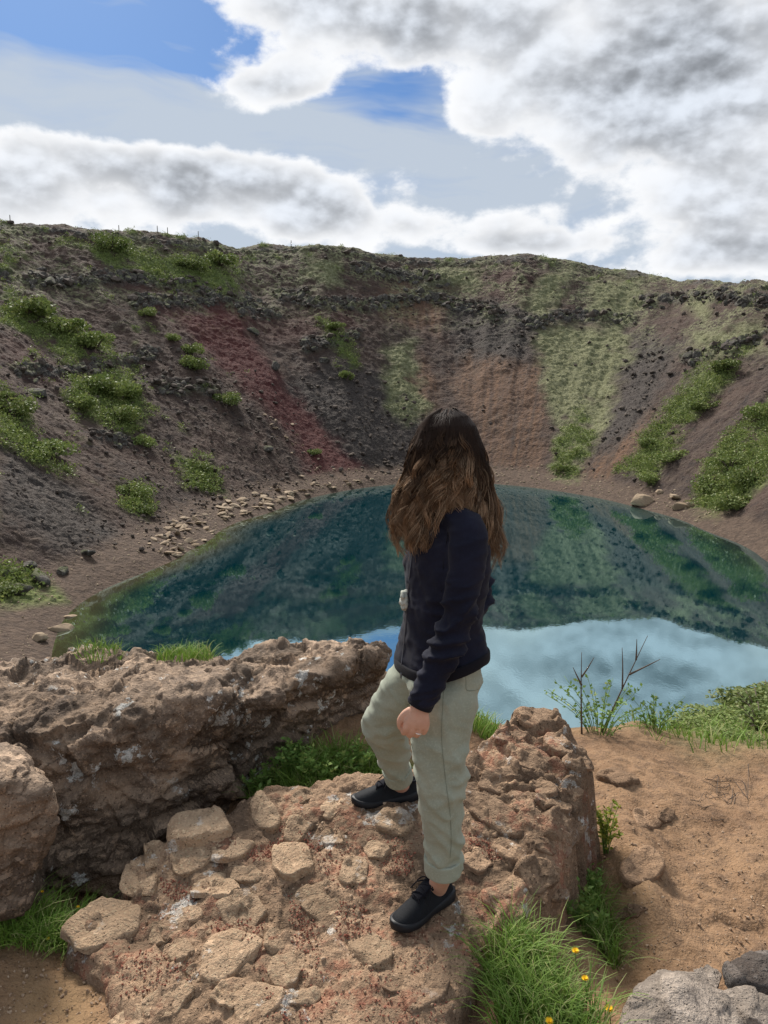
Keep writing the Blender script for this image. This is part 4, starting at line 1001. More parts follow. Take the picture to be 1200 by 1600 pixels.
# ---- hair: long wavy strands, dark at the root and golden brown at the tips
rng = np.random.default_rng(21)
hz = np.array([637, 650, 665, 700, 740, 780, 815, 850, 880]); 
zpx = np.array([P(703, y_, 2.335)[2] for y_ in hz])[::-1]
Rl = np.array([.022, .070, .098, .130, .140, .166, .176, .168, .15])[::-1]; Rr_ = np.array([.022, .066, .092, .120, .135, .150, .168, .182, .17])[::-1]
Rd = np.array([.022, .085, .110, .126, .130, .126, .128, .130, .13])[::-1]
def env(th, z_):
    """hair outline radius round the head axis; th = 0 to the right (+X), pi to the left, -pi/2 to the viewer"""
    cx = np.cos(th); sx_ = np.sin(th)
    rx = np.where(cx > 0, np.interp(z_, zpx, Rr_), np.interp(z_, zpx, Rl)); rd = np.interp(z_, zpx, Rd)
    return rx, rd
NC, PER, NS = 430, 15, 24
axis_xy = HC[:2]
SV, SF, SCOL, o_ = [], [], [], 0
tri = np.array([0, 2*pi/3, 4*pi/3])
for c_ in range(NC):
    th0 = rng.uniform(-pi, pi)
    if cos(th0-math.atan2(hf[1], hf[0])) > .72 and rng.random() < .85: continue      # open at the face
    e0 = np.arcsin(np.clip(rng.uniform(-.15, 1.0), -1, 1)); side = cos(th0)
    tow = max(0, -sin(th0))                                                       # how far it lies on the viewer's side
    mid = tow*math.exp(-((side-.05)/.42)**2)
    ytip = (838 if side < 0 else 852)-72*mid+rng.normal(0, 13)
    if rng.random() < .25: ytip -= rng.uniform(10, 50)
    ztip = P(703, ytip, 2.335)[2]
    dfin = rng.uniform(.66, 1.0) if mid < .5 else rng.uniform(.80, 1.02)
    amp = rng.uniform(.009, .019); fr = rng.uniform(1.7, 2.7); ph = rng.uniform(0, 2*pi); hl_ = rng.random()**2.2; drift = rng.normal(0, .12)
    for k in range(PER):
        j1 = rng.normal(0, .055); j2 = rng.normal(0, .07); th = th0+j1
        zr = min(HC[2]+.028+.110*sin(e0+j2), zpx[-1]-.001); s_ = np.linspace(0, 1, NS)
        zt_ = ztip+rng.normal(0, .010); z_ = zr+(zt_-zr)*(s_**1.08)
        ths = th+drift*s_**1.5-j1*.55*s_
        # strands from the crown fan out from the parting
        rx, rd = env(ths, np.minimum(z_, zpx[-1]-1e-4))
        dd = .90+(dfin-.90)*sstep(.15, .8, s_)+rng.normal(0, .018)*s_
        w_ = amp*sstep(.12, .55, s_)*np.sin(2*pi*fr*s_+ph+.25*rng.normal()); w2 = amp*.8*sstep(.15, .6, s_)*np.cos(2*pi*fr*s_*1.07+ph*1.7)
        x_ = axis_xy[0]+rx*dd*np.cos(ths)+w_*-np.sin(ths)+w2*np.cos(ths); y_ = axis_xy[1]+rd*dd*np.sin(ths)+w_*np.cos(ths)+w2*np.sin(ths)
        fl = (rng.random() < .08)*rng.normal(0, .012); x_ = x_+fl*s_**2; y_ = y_+fl*s_**2*.5
        c3 = np.stack([x_, y_, z_], -1); T = np.gradient(c3, axis=0); T /= np.linalg.norm(T, axis=1)[:, None]
        U = np.cross(T, [.31, .2, .93]); U /= np.linalg.norm(U, axis=1)[:, None]+1e-9; W = np.cross(T, U)
        rr = (.00072+.0004*rng.random())*(1-.55*s_**2)
        vv = c3[:, None]+(U[:, None]*np.cos(tri)[None, :, None]+W[:, None]*np.sin(tri)[None, :, None])*rr[:, None, None]
        SV.append(vv.reshape(-1, 3)); SF.append(_ring_faces(NS, 3)+o_); o_ += NS*3
        SCOL.append(np.repeat(np.stack([s_, np.full(NS, hl_), np.full(NS, rng.random())], -1), 3, 0))
hm = mesh_np('hair', np.concatenate(SV), np.concatenate(SF)); vcol(hm, 'strand', np.concatenate(SCOL))
M_HAIR, nt, b = new_mat('hair'); A = sep(nt, attr(nt, 'strand'))
t_ = (A[0].ss(.22, 1.0)*(.45+A[1]*.75)+A[1]*A[0].ss(.1, .45)*.35).clamp()
c = mix(nt, t_, (.024, .0150, .0115), (.340, .215, .130)); c = mix(nt, (A[2].ss(.65, 1.0)*A[0].ss(.25, .8)*.75), c, (.52, .38, .25))
setin(nt, b, 'Base Color', c); b.inputs['Roughness'].default_value = .6; b.inputs['Specular IOR Level'].default_value = .10
hair = part('hair', hm, M_HAIR, person, 'long wavy brown hair with golden tips')
M_SCALP, nt, b = new_mat('hair_under'); setin(nt, b, 'Base Color', (.016, .0105, .0085)); b.inputs['Roughness'].default_value = .6
cap = [orient_ball(hp(-.012, 0, .024), .092, .078, .089), orient_ball(hp(-.035, 0, -.045), .055, .068, .080)]
part('hair_mass', union('hair_mass', cap, .006, 3), M_SCALP, hair)
# ================================================================== ROCKS AND PLANTS OF THE CRATER
rng = np.random.default_rng(33)
def leaf_mat(name, c1, c2, c3, trans=.25):
    m, nt, b = new_mat(name); A = sep(nt, attr(nt, 'tint'))
    c = mix(nt, A[0], c1, c2); c = mix(nt, A[1].ss(.72, 1.0)*.75, c, c3)
    r = orand(nt); c = mulcol(nt, c, r*.35+.82)
    setin(nt, b, 'Base Color', c); b.inputs['Roughness'].default_value = .6
    tr = nt.nodes.new('ShaderNodeBsdfTranslucent'); nt.links.new(c.s, tr.inputs[0])
    ms = nt.nodes.new('ShaderNodeMixShader'); ms.inputs[0].default_value = trans
    nt.links.new(b.outputs[0], ms.inputs[1]); nt.links.new(tr.outputs[0], ms.inputs[2]); nt.links.new(ms.outputs[0], nt.nodes['Material Output'].inputs[0])
    return m
M_BUSH = leaf_mat('bush_leaves', (.105, .150, .036), (.225, .275, .082), (.32, .33, .12))
M_GRASS = leaf_mat('grass_blades', (.100, .200, .026), (.240, .370, .060), (.46, .42, .20))
M_LEAFY = leaf_mat('herb_leaves', (.095, .190, .034), (.210, .320, .080), (.36, .40, .12))
M_YGRN = leaf_mat('yellow_green_leaves', (.16, .22, .03), (.34, .36, .05), (.45, .42, .06))
M_BARK, nt, b = new_mat('bark'); setin(nt, b, 'Base Color', mix(nt, noise(nt, gpos(nt), 60, 3), (.07, .05, .038), (.16, .125, .10)))
def quads(c, u, w):
    """leaf-shaped faces: a kite of two triangles per leaf, drawn as one quad"""
    v = np.stack([c-u, c+w*.5-u*.1, c+u, c-w*.5-u*.1], 1).reshape(-1, 3)
    return v, np.arange(len(v)).reshape(-1, 4)
def rdir(n, r):
    d = r.normal(size=(n, 3)); return d/np.linalg.norm(d, axis=1)[:, None]
def bush_mesh(name, W, H, lobes, leaves, size, r):
    c, tint = [], []
    for k in range(lobes):
        a = r.uniform(0, 2*pi); q = math.sqrt(r.random())*.75
        lc = np.array([q*cos(a)*W*.5, q*sin(a)*W*.5, H*r.uniform(.25, .68)*(1-.35*q)]); lr = r.uniform(.16, .30)*np.array([W, W, H*1.3])
        d = rdir(leaves//lobes, r); rad_ = r.uniform(.55, 1.08, (leaves//lobes, 1))
        c.append(lc+d*lr*rad_); tint.append(np.full(leaves//lobes, r.uniform(.15, .85)))
    c = np.concatenate(c); tint = np.concatenate(tint); keep = c[:, 2] > -.05*H; c = c[keep]; tint = tint[keep]
    n = len(c); u = rdir(n, r); u[:, 2] += .3; w = np.cross(u, rdir(n, r)); w /= np.linalg.norm(w, axis=1)[:, None]+1e-9
    sz = size*r.uniform(.6, 1.4, (n, 1)); v, f = quads(c, u*sz*.6, w*sz*.8)
    me = mesh_np(name, v, f, False); t = np.clip(tint+r.normal(0, .18, n), 0, 1)
    vcol(me, 'tint', np.repeat(np.stack([t, r.random(n), 0*t], -1), 4, 0)); return me
def stem_mesh(name, W, H, n, r, base=.02):
    pcs = []
    for k in range(n):
        a = r.uniform(0, 2*pi); e = np.array([cos(a)*W*.4*r.uniform(.3, 1), sin(a)*W*.4*r.uniform(.3, 1), H*r.uniform(.5, .85)])
        m_ = e*.5+np.array([0, 0, H*.12]); pts = spline([np.zeros(3)-[0, 0, .1*H], m_, e], 7); rr = np.linspace(base, base*.3, 7)
        pcs.append(loft(np.c_[pts, rr, rr], (.3, .8, .1), 0, 5))
    return plain(name, pcs)
# ---- bushes that can be told apart on the slopes
far_leaves = [bush_mesh('foliage', 1, .55, 9, 1500, .055, np.random.default_rng(50+k)) for k in range(5)]
far_stems = [stem_mesh('stem', 1, .5, 5, np.random.default_rng(60+k), .022) for k in range(2)]
for ml in far_leaves: ml.materials.append(M_BUSH)
for ml in far_stems: ml.materials.append(M_BARK)
def far_bush(px, py, wpx, hf_, label, k):
    h, nn = cast(CB, px, py)
    if h is None: return
    D = (h-CAMV).length; W = wpx*D/1200
    o = obj('bush', None, label=label, cat='bush', group='bushes on the crater slopes', loc=h)
    o.scale = (W, W, W*hf_); o.rotation_euler = (0, 0, k*1.7)
    obj('foliage', far_leaves[k % 5], None, o); obj('stem', far_stems[k % 2], None, o)
for k, (px, py, w_, hf_, lb) in enumerate([
    (175,392,44,1.1,'round green bush highest up under the left rim'),(228,345+150,26,1,'small green bush above the upper left rock shelf'),(542,595,28,1.1,'small lone dark green bush right of the red streak'),
    (358,632,42,.9,'oblong green bush on bare scree left of the red streak'),(307,578,40,1,'green bush beside the ledge left of the red slope'),(300,552,30,1,'smaller green bush just above another left of the red slope'),
    (272,533,22,1,'little green bush near the upper end of the left ledge'),(150,545,52,.9,'bushy green clump at the end of the left green strip above black cliff'),
    (105,520,56,.8,'wide green clump in the middle of the left green strip'),(45,492,60,.8,'wide green clump at the upper end of the left green strip'),
    (150,612,60,.9,'broad green bush crowning the left middle thicket'),(195,622,54,.9,'broad green bush on the right side of the left middle thicket'),(125,640,44,.9,'green bush on the lower left side of the left middle thicket'),(185,655,46,.9,'green bush at the bottom of the left middle thicket'),
    (222,698,38,.9,'green bush just below the left middle thicket'),(75,710,60,.8,'low green bush beside the bare brown scree at far left'),(20,650,56,.9,'green bush at the left edge above the bare scree'),(15,632,40,.9,'uppermost green bush at the left edge of the picture'),
    (210,775,48,.8,'bright green bush above the left shore rocks'),(225,800,32,.8,'lower bright green bush close to the left shore rocks'),(490,710,22,.8,'tiny green bush at the foot of the rubble beside the red streak'),
    (320,735,34,.7,'low green bush above the pale left shore slabs'),(525,515,28,.8,'green bush on a small ledge right of the red slope'),(1140,795,58,.8,'bright green bush lowest above the right shore path'),
    (1110,765,54,.8,'green bush in the middle of the right shore thicket'),(1170,755,50,.9,'green bush at the right edge of the right shore thicket'),(1185,655,50,.9,'green bush at the right edge high on the slope'),
    (1140,735,48,.8,'green bush at the top of the right shore thicket'),(1050,720,46,.7,'low green bush on the lower right green streak'),(1020,752,36,.7,'low green bush at the foot of the right green streak'),(1015,755-60,40,.6,'low green bush on the left side of the right green streak'),
    (1100,640,44,.7,'low green bush half way up the right green streak'),(1140,580,46,.7,'low green bush near the top of the right green streak'),(880,735,30,.7,'green bush at the foot of the central mossy streak'),
    (345,415,46,.8,'green bush on the grassy shelf below the left rim'),(300,420,44,.7,'wide green bush on the grassy upper left slope'),(10,925,44,.6,'bright green bush beside dark boulders on the near left shore')]):
    far_bush(px, py, w_*1.15, hf_, lb, k)
# ---- low scrub that runs together
wgt = green*sstep(.05, .12, T1); wgt[~np.isfinite(wgt)] = 0; wgt = np.where((qx > -700) & (qx < 1900) & (qy < 1100), wgt*np.where((qx > -60) & (qx < 1260), 1, .3), 0)
idx = rng.choice(len(V), 6000, p=wgt/wgt.sum()); c0 = V[idx]
nl = 16; c_ = (c0[:, None]+rng.normal(size=(len(idx), nl, 3))*np.array([.42, .42, .20])+np.array([0, 0, .28])).reshape(-1, 3)
n_ = len(c_); u = rdir(n_, rng); w = np.cross(u, rdir(n_, rng)); w /= np.linalg.norm(w, axis=1)[:, None]; sz = rng.uniform(.14, .32, (n_, 1))
v_, f_ = quads(c_, u*sz*.6, w*sz*.8); sme = mesh_np('scrub', v_, f_, False)
t_ = np.clip(np.repeat(rng.uniform(.1, .9, len(idx)), nl)+rng.normal(0, .12, n_), 0, 1); vcol(sme, 'tint', np.repeat(np.stack([t_, rng.random(n_), 0*t_], -1), 4, 0))
obj('scrub', sme, M_BUSH, label='low green scrub spreading over the crater slopes', cat='scrub', kind='stuff')

# ---- rubble
M_RUB, nt, b = new_mat('slope_rubble'); p = gpos(nt); n1 = noise(nt, p, .35, 3); n2 = noise(nt, p, 2.5, 4, .6)
c = mix(nt, n1.ss(.35, .65), (.060, .046, .039), (.115, .090, .072)); c = mix(nt, n2.ss(.60, .7)*.7, c, (.26, .23, .19)); setin(nt, b, 'Base Color', c); setin(nt, b, 'Normal', bump(nt, n2, .8, .1))
M_SLAB, nt, b = new_mat('tan_slab'); p = gpos(nt); n2 = noise(nt, p, 3, 4, .6); c = mix(nt, orand(nt), (.27, .195, .125), (.42, .33, .23)); c = mix(nt, n2.ss(.4, .65)*.7, c, (.24, .175, .125)); setin(nt, b, 'Base Color', c); setin(nt, b, 'Normal', bump(nt, n2, .8, .06))
M_BLOCK, nt, b = new_mat('outcrop_basalt'); p = gpos(nt); n1 = noise(nt, p, .5, 4, .6); n2 = noise(nt, p, 3, 5, .65)
c = mix(nt, n2.ss(.35, .65), (.058, .051, .046), (.145, .130, .113)); c = mix(nt, n2.ss(.60, .70)*.85, c, (.31, .30, .27)); _, _, nz = sep(nt, gnorm(nt)); c = mix(nt, (nz.ss(.3, .9)*n1.ss(.40, .55)*.85).clamp(), c, (.095, .105, .042))
setin(nt, b, 'Base Color', c); setin(nt, b, 'Normal', bump(nt, n2+n1*.5, .9, .25))
RV = rock_variants(6, 1, rng, .6, 7); RV2 = rock_variants(8, 2, rng, .45, 9)
vis = (qx > -700) & (qx < 1900) & (qy < 1080) & (V[:, 1] > 30)
left_rub = sstep(40, -10, poly_sd(qx, qy, [(60,590),(260,560),(480,640),(520,740),(420,780),(270,870),(160,800),(240,740),(120,640)]))
wgt = (rock*1.5+scree*1.0+left_rub*1.2+.06*wall+.30*sstep(.7, .95, T1)*wall)*vis*(1-sstep(1.02, 1.06, T1))*sstep(.015, .05, T1)*(1-.7*red)*(1-.97*sstep(.88, .94, T1))
far_ = np.hypot(V[:, 0], V[:, 1]); wgt = wgt*np.minimum(far_/80, 2.2)
idx = rng.choice(len(V), 8500, p=wgt/wgt.sum()); ps_ = V[idx]+rng.normal(size=(len(idx), 3))*.15
sz = (.07+.50*rng.random(len(idx))**6)*np.clip(np.hypot(ps_[:, 0], ps_[:, 1])/110, .35, 1.6)*(1+.9*rock[idx])
obj('rubble', scatter_mesh('rubble', RV, ps_, sz, rng), M_RUB, label='loose stones scattered over the crater slopes', cat='rubble', kind='stuff')
wgt = sstep(.0, .01, T1)*sstep(.11, .08, T1)*vis; idx = rng.choice(len(V), 2600, p=wgt/wgt.sum()); ps_ = V[idx]
obj('beach_pebbles', scatter_mesh('beach_pebbles', RV, ps_, (.06+.20*rng.random(len(idx))**4)*np.clip(np.hypot(ps_[:, 0], ps_[:, 1])/100, .4, 1.5), rng), M_SLAB, label='small tan stones strewn along the lake beach', cat='pebbles', kind='stuff')

# ---- pale slabs on the left shore: each one an object
slab_me = []
for k, (v, f) in enumerate(RV2): me = mesh_np('flat_stone', v*np.array([1, .9, .8]), f, False); me.materials.append(M_SLAB); slab_me.append(me)
def put_rock(name, px, py, wpx, me, label, cat, group=None, tilt=.25, r=rng, sq=.75):
    h, nn = cast(CB, px, py)
    if h is None: return None
    D = (h-CAMV).length; W = wpx*D/1200*.5
    o = obj(name, me, None, label=label, cat=cat, group=group, loc=h+Vector((0, 0, W*.12)))
    o.scale = (W, W*r.uniform(.7, 1), W*sq); o.rotation_euler = (r.normal(0, tilt), r.normal(0, tilt), r.uniform(0, 6.28)); return o
strip = [(225,840),(300,800),(400,772),(470,755),(600,748),(500,768),(430,792),(335,838),(275,872),(245,868)]
cnt = 0
while cnt < 130:
    px, py = rng.uniform(225, 600), rng.uniform(748, 872)
    if poly_sd(np.array([px]), np.array([py]), strip)[0] > 0: continue
    put_rock('flat_stone', px, py, rng.uniform(9, 25)*(1 if px < 460 else .7), slab_me[cnt % 8], 'pale tan rock slab lying in the scree of the left shore', 'rock slab', 'pale slabs on the left shore'); cnt += 1
for k in range(26):
    px = rng.uniform(400, 500); py = 625+(px-400)*1.15+rng.normal(0, 22)
    put_rock('flat_stone', px, py, rng.uniform(6, 13), slab_me[k % 8], 'pale stone slab in the rubble beside the red streak', 'rock slab', 'pale slabs beside the red streak')
bl_me = []
for k, (v, f) in enumerate(rock_variants(6, 3, rng, .75, 11)): me = mesh_np('boulder', v, f, True); me.materials.append(M_BLOCK); bl_me.append(me)
bt_me = []
for k, (v, f) in enumerate(rock_variants(4, 3, rng, .7, 10)): me = mesh_np('boulder', v, f, False); me.materials.append(M_SLAB); bt_me.append(me)
for k, (px, py, w_, mm, lb) in enumerate([(60,908,56,0,'large dark boulder lying on the grassy near left shore'),(28,925,44,0,'dark boulder left of the biggest one on the near left shore'),(100,895,26,0,'small dark boulder right of the biggest one on the near left shore'),
    (45,885,24,0,'small dark boulder above the others on the near left shore'),(10,900,30,0,'dark boulder cut by the left edge on the near shore'),(135,865,26,0,'lone grey boulder on the brown slope above the left beach'),
    (1000,787,42,1,'broad tan boulder at the water edge of the right shore'),(1056,778,24,1,'upright tan boulder on the right shore path'),(1062,794,30,1,'low tan boulder beside the upright one on the right shore'),(1080,790,18,1,'small tan boulder rightmost on the right shore'),(1030,770,14,1,'little tan boulder between the two groups on the right shore'),
    (418,703,20,0,'lone dark flat rock on the bare scree right of the thicket'),(60,618,34,0,'dark rock below the black cliff at far left'),(75,442,34,0,'dark rock jutting below the upper left shelf'),(430,575,26,0,'dark rock on the red slope edge'),(395,520,22,0,'dark rock in the upper red slope'),
    (505,565,20,0,'small dark rock right of the red streak'),(95,985,36,1,'flat tan rock at the waterline of the near left shore'),(60,1000,30,1,'flat tan rock left of the near left waterline'),(110,965,22,1,'small tan rock at the near left waterline')]):
    put_rock('shore_boulder' if mm else 'boulder', px, py, w_*1.1, (bt_me if mm else bl_me)[k % 4], lb, 'boulder', tilt=.15)
# ---- rock ledges: blocky outcrops standing out of the slope
led_lab = ['long dark rock shelf across the upper left slope','black cliff band under the left green strip','broken rock band under the upper left shelf','pale speckled rock band below the far rim','short dark rock ledge right of the red slope','dark rock crag above the right green streak',
           None,'small cliff at the foot of the left thicket','rock band at the top of the central mossy streak','short rock ledge on the slope left of the red streak','rocky band high on the right slope','rock band just under the middle of the far rim']
led_me = []
for k, (v, f) in enumerate(rock_variants(8, 2, rng, .9, 10)): me = mesh_np('block', v, f, False); me.materials.append(M_BLOCK); led_me.append(me)
for i_, L in enumerate(ledges):
    if led_lab[i_] is None: continue
    pos, szs = [], []
    LL = sum(math.dist(a, b_) for a, b_ in zip(L[:-1], L[1:])); n_ = int(LL/2.6)
    for k in range(n_):
        t = rng.random()*(len(L)-1); s0 = int(t); f0 = t-s0
        px = L[s0][0]*(1-f0)+L[s0+1][0]*f0; py = L[s0][1]*(1-f0)+L[s0+1][1]*f0+rng.normal(0, 5.5)
        if pnoise(np.array([[px*.035, i_*3.3, .5]]))[0] < -.22: continue
        h, nn = cast(CB, px, py)
        if h is None or h.y < 25: continue
        pos.append(np.array(h)-np.array([0, 0, .2])); szs.append((h-CAMV).length/1200*rng.uniform(2.2, 9.5)*(1.3 if i_ in (1, 5, 7) else 1))
    if len(pos) < 3: continue
    c_ = np.mean(pos, 0); o = obj('rock_ledge', None, label=led_lab[i_], cat='rock ledge', loc=tuple(c_))
    for q_, s_ in zip(pos, szs):
        bk = obj('block', led_me[rng.integers(8)], None, o, loc=tuple(q_-c_)); bk.scale = (s_, s_*rng.uniform(.7, 1), s_*rng.uniform(.7, 1.1)); bk.rotation_euler = (rng.normal(0, .2), rng.normal(0, .2), rng.uniform(0, 6.28))
# rim: uneven blocks along the skyline
pos, szs = [], []
for k in range(110):
    a = rng.uniform(radians(40), radians(150)); t = rng.uniform(.93, 1.03); aw_ = np.array([np.mod(a+pi, 2*pi)-pi])
    if pnoise(np.array([[a*16, 3.1, .7]]))[0] < -.1: continue
    r_ = periodic(sh_ang, sh_r, aw_)[0]; r_ = r_+(periodic(rm_ang, rm_r, aw_)[0]-r_)*t
    x_, y_ = LC[0]+r_*cos(a), LC[1]+r_*sin(a); h = CB.ray_cast(Vector((x_, y_, 200)), Vector((0, 0, -1)))
    if h[0] is None: continue
    pos.append(np.array(h[0])-[0, 0, .35]); szs.append(rng.uniform(.25, 1.1)**1.5)
obj('rim_rocks', scatter_mesh('rim_rocks', RV2, np.array(pos), np.array(szs), rng, True, .4), M_BLOCK, label='jagged lava rocks along the crater rim', cat='rocks', kind='stuff')
# path posts along the left rim
M_POST, nt, b = new_mat('weathered_post'); setin(nt, b, 'Base Color', mix(nt, noise(nt, gpos(nt), 4, 3), (.10, .08, .06), (.2, .17, .14)))
for k, (px, lb) in enumerate([(16,'leftmost'),(186,'second'),(246,'third'),(262,'fourth'),(310,'fifth'),(455,'rightmost')]):
    for dy in range(-14, 40):
        py = np.interp(px, [q[0] for q in rim_px], [q[1] for q in rim_px])+dy; h, nn = cast(CB, px, py)
        if h is not None and h.y < 330: break
    if h is None: continue
    me = plain('rim_post', [loft([(0, 0, -.4, .10, .10), (0, 0, .7, .095, .09), (0, 0, 1.45, .085, .085), (0, 0, 1.55, .04, .04)], (1, 0, 0), 8, 8)])
    obj('rim_post', me, M_POST, label=f'{lb} of the thin path posts standing along the left rim', cat='post', group='path posts on the rim', loc=h)

# ================================================================== PLANTS AND STONES OF THE LEDGE
def blades(name, roots, nrm_len, width, lean, r, droop=.5, seg=5, up=None):
    """curved grass blades; roots (n,3)"""
    n = len(roots); L = nrm_len*r.uniform(.55, 1.15, n); a = r.uniform(0, 2*pi, n)
    d = np.stack([np.cos(a), np.sin(a), 0*a], -1)*(lean*r.uniform(.2, 1.2, n))[:, None]
    if up is not None: d = d+np.asarray(up)
    side = np.stack([-np.sin(a+r.normal(0, .8, n)), np.cos(a+r.normal(0, .8, n)), 0*a], -1)
    t = np.linspace(0, 1, seg); vs = []
    for t_ in t:
        c = roots+d*(L*(t_+droop*t_**2.2))[:, None]+np.array([0, 0, 1.])*(L*(t_-droop*.55*t_**2.6))[:, None]
        w = side*(width*(1-t_**1.6)*.5+.0003)
        vs += [c-w, c+w]
    v = np.stack(vs, 1)
    f = np.array([[2*k, 2*k+1, 2*k+3, 2*k+2] for k in range(seg-1)])
    F = (f[None]+(np.arange(n)*2*seg)[:, None, None]).reshape(-1, 4)
    me = mesh_np(name, v.reshape(-1, 3), F, True)
    tt_ = np.clip(r.uniform(.1, .9, n), 0, 1); vcol(me, 'tint', np.repeat(np.stack([tt_, r.random(n), 0*tt_], -1), 2*seg, 0))
    return me
def px_roots(bvhs, poly, n, r, jitter=.01):
    xs_, ys_ = zip(*poly); out = []; tries = 0
    while len(out) < n and tries < n*12:
        tries += 1; px, py = r.uniform(min(xs_), max(xs_)), r.uniform(min(ys_), max(ys_))
        if poly_sd(np.array([px]), np.array([py]), poly)[0] > 0: continue
        best = None
        for bv in bvhs:
            h, nn = cast(bv, px, py)
            if h is not None and (best is None or h.y < best.y): best = h
        if best is not None: out.append(np.array(best)+r.normal(0, jitter, 3)*[1, 1, .3])
    return np.array(out)
def circ_roots(cx, cy, rx, ry, n, r):
    a = r.uniform(0, 2*pi, n); q = np.sqrt(r.random(n)); x_, y_ = cx+rx*q*np.cos(a), cy+ry*q*np.sin(a)
    out = []
    for i in range(n): out.append((x_[i], y_[i], gz(x_[i], y_[i])-.01))
    return np.array(out)
g = np.random.default_rng(77)
def grass(label, roots, L, w, lean, droop=.5, mat=M_GRASS, up=None):
    return obj('grass_tuft', blades('grass_tuft', roots, L, w, lean, g, droop, up=up), mat, label=label, cat='grass', kind='stuff')
q0 = PZ(835, 1560, Z0-1.80)
grass('tall green grass tuft at the bottom in front of the platform', np.concatenate([circ_roots(q0[0]-.02, q0[1]+.04, .11, .17, 1300, g), circ_roots(q0[0]+.02, q0[1]-.14, .15, .12, 900, g)]), .30, .0042, .30, .80)
q1 = PZ(50, 1465, Z0-1.83)
grass('green grass at the bottom left between rock and crevice', circ_roots(q1[0]-.02, q1[1]+.06, .26, .12, 1900, g), .17, .0040, .5, .8)
grass('bright green grass in the hollow behind the platform', circ_roots(-.22, 3.08, .36, .20, 3000, g), .17, .0045, .45, .7)
q2 = PZ(765, 1160, Z0-1.68)
grass('short grass at the lake edge behind the right leg', circ_roots(q2[0]-.02, q2[1]+.20, .22, .20, 1200, g), .13, .0045, .4, .6)
grass('thin grass along the gap right of the platform', circ_roots(.80, 2.62, .05, .25, 800, g), .16, .0035, .45, .8)
def top_roots(me, n, r, poly):
    v = get_v(me); nn = get_n(me); a, b_ = project(v); ok = (poly_sd(a, b_, poly) < 0) & (nn[:, 2] > .3); ii = np.nonzero(ok)[0]
    return v[r.choice(ii, n)] if len(ii) else np.zeros((0, 3))
for lb, poly, n_, L in [('pale green grass fringe on the back of the rock ridge', [(245,1008),(325,1008),(335,1035),(245,1035)], 500, .09), ('small grass fringe at the far left back of the rock ridge', [(120,1010),(190,1005),(190,1035),(120,1040)], 320, .08)]:
    rt = top_roots(ridge.data, n_, g, poly)
    if len(rt): grass(lb, rt, L, .0045, .5, .6)
# leafy herbs
def herb(name, label, x_, y_, W, H, nst, nleaf, ls, mat, r, z_=None, cat='plant', group=None):
    base = np.array([x_, y_, (gz(x_, y_) if z_ is None else z_)]); o = obj(name, None, label=label, cat=cat, group=group, loc=tuple(base))
    pcs, C_, U_, W_ = [], [], [], []
    for k in range(nst):
        a = r.uniform(0, 2*pi); q = r.uniform(.1, 1); e = np.array([cos(a)*W*.5*q, sin(a)*W*.5*q, H*r.uniform(.65, 1.0)*(1-.3*q)])
        pts = spline([(e[0]*.15, e[1]*.15, -.02), (e[0]*.45, e[1]*.45, e[2]*.55), e], 9); rr = np.linspace(.0022, .0009, 9)*(H/.25)**.5
        pcs.append(loft(np.c_[pts, rr, rr], (.3, .8, .1), 0, 5))
        m_ = max(2, nleaf//nst); t = r.uniform(.2, 1, m_)*8; i0 = np.minimum(t.astype(int), 7); f0 = (t-i0)[:, None]
        pp = pts[i0]*(1-f0)+pts[i0+1]*f0; dd = rdir(m_, r); dd[:, 2] = np.abs(dd[:, 2])*.7; dd /= np.linalg.norm(dd, axis=1)[:, None]
        sz = ls*r.uniform(.6, 1.3, (m_, 1)); C_.append(pp+dd*sz*.9); U_.append(dd*sz*.8); ww = np.cross(dd, rdir(m_, r)); ww /= np.linalg.norm(ww, axis=1)[:, None]; W_.append(ww*sz*.9)
    C_, U_, W_ = map(np.concatenate, (C_, U_, W_)); v, f = quads(C_, U_, W_); me = mesh_np('leaves', v, f, False)
    t_ = r.random(len(C_)); vcol(me, 'tint', np.repeat(np.stack([t_, r.random(len(C_)), 0*t_], -1), 4, 0))
    sm = plain('stem', pcs); obj('stem', sm, M_BARK if mat is M_BUSH else M_LEAFY, o); obj('leaves', me, mat, o)
    if mat is not M_BUSH: vcol(sm, 'tint', np.full((len(sm.vertices), 3), .4))
    return o
for k, (dx, dy, lb) in enumerate([(-.30,.00,'leafy green herb at the left end of the grassy hollow'),(-.08,-.03,'leafy green herb in the middle of the grassy hollow'),(.10,.03,'leafy green herb in the hollow beside the raised knee'),(-.18,.08,'leafy green herb at the back of the grassy hollow')]):
    herb('leafy_herb', lb, -.22+dx, 3.06+dy, .24, .20, 16, 420, .014, M_LEAFY, g)
herb('leafy_herb', 'small green herb growing in the dark crevice', -.80, 2.84, .10, .10, 8, 90, .011, M_LEAFY, g)
q3_ = PZ(945, 1345, Z0-1.93); herb('yellow_herb', 'yellow green herb against the right side of the platform', q3_[0], q3_[1], .20, .26, 14, 380, .012, M_YGRN, g)
q3_ = PZ(912, 1440, Z0-1.90); herb('leafy_herb', 'green herb in the gap below the yellow green one', q3_[0], q3_[1], .16, .22, 14, 300, .013, M_LEAFY, g)
q3_ = PZ(925, 1385, Z0-1.92); herb('leafy_herb', 'dark green herb at the right base of the platform', q3_[0], q3_[1], .12, .18, 10, 200, .012, M_LEAFY, g)
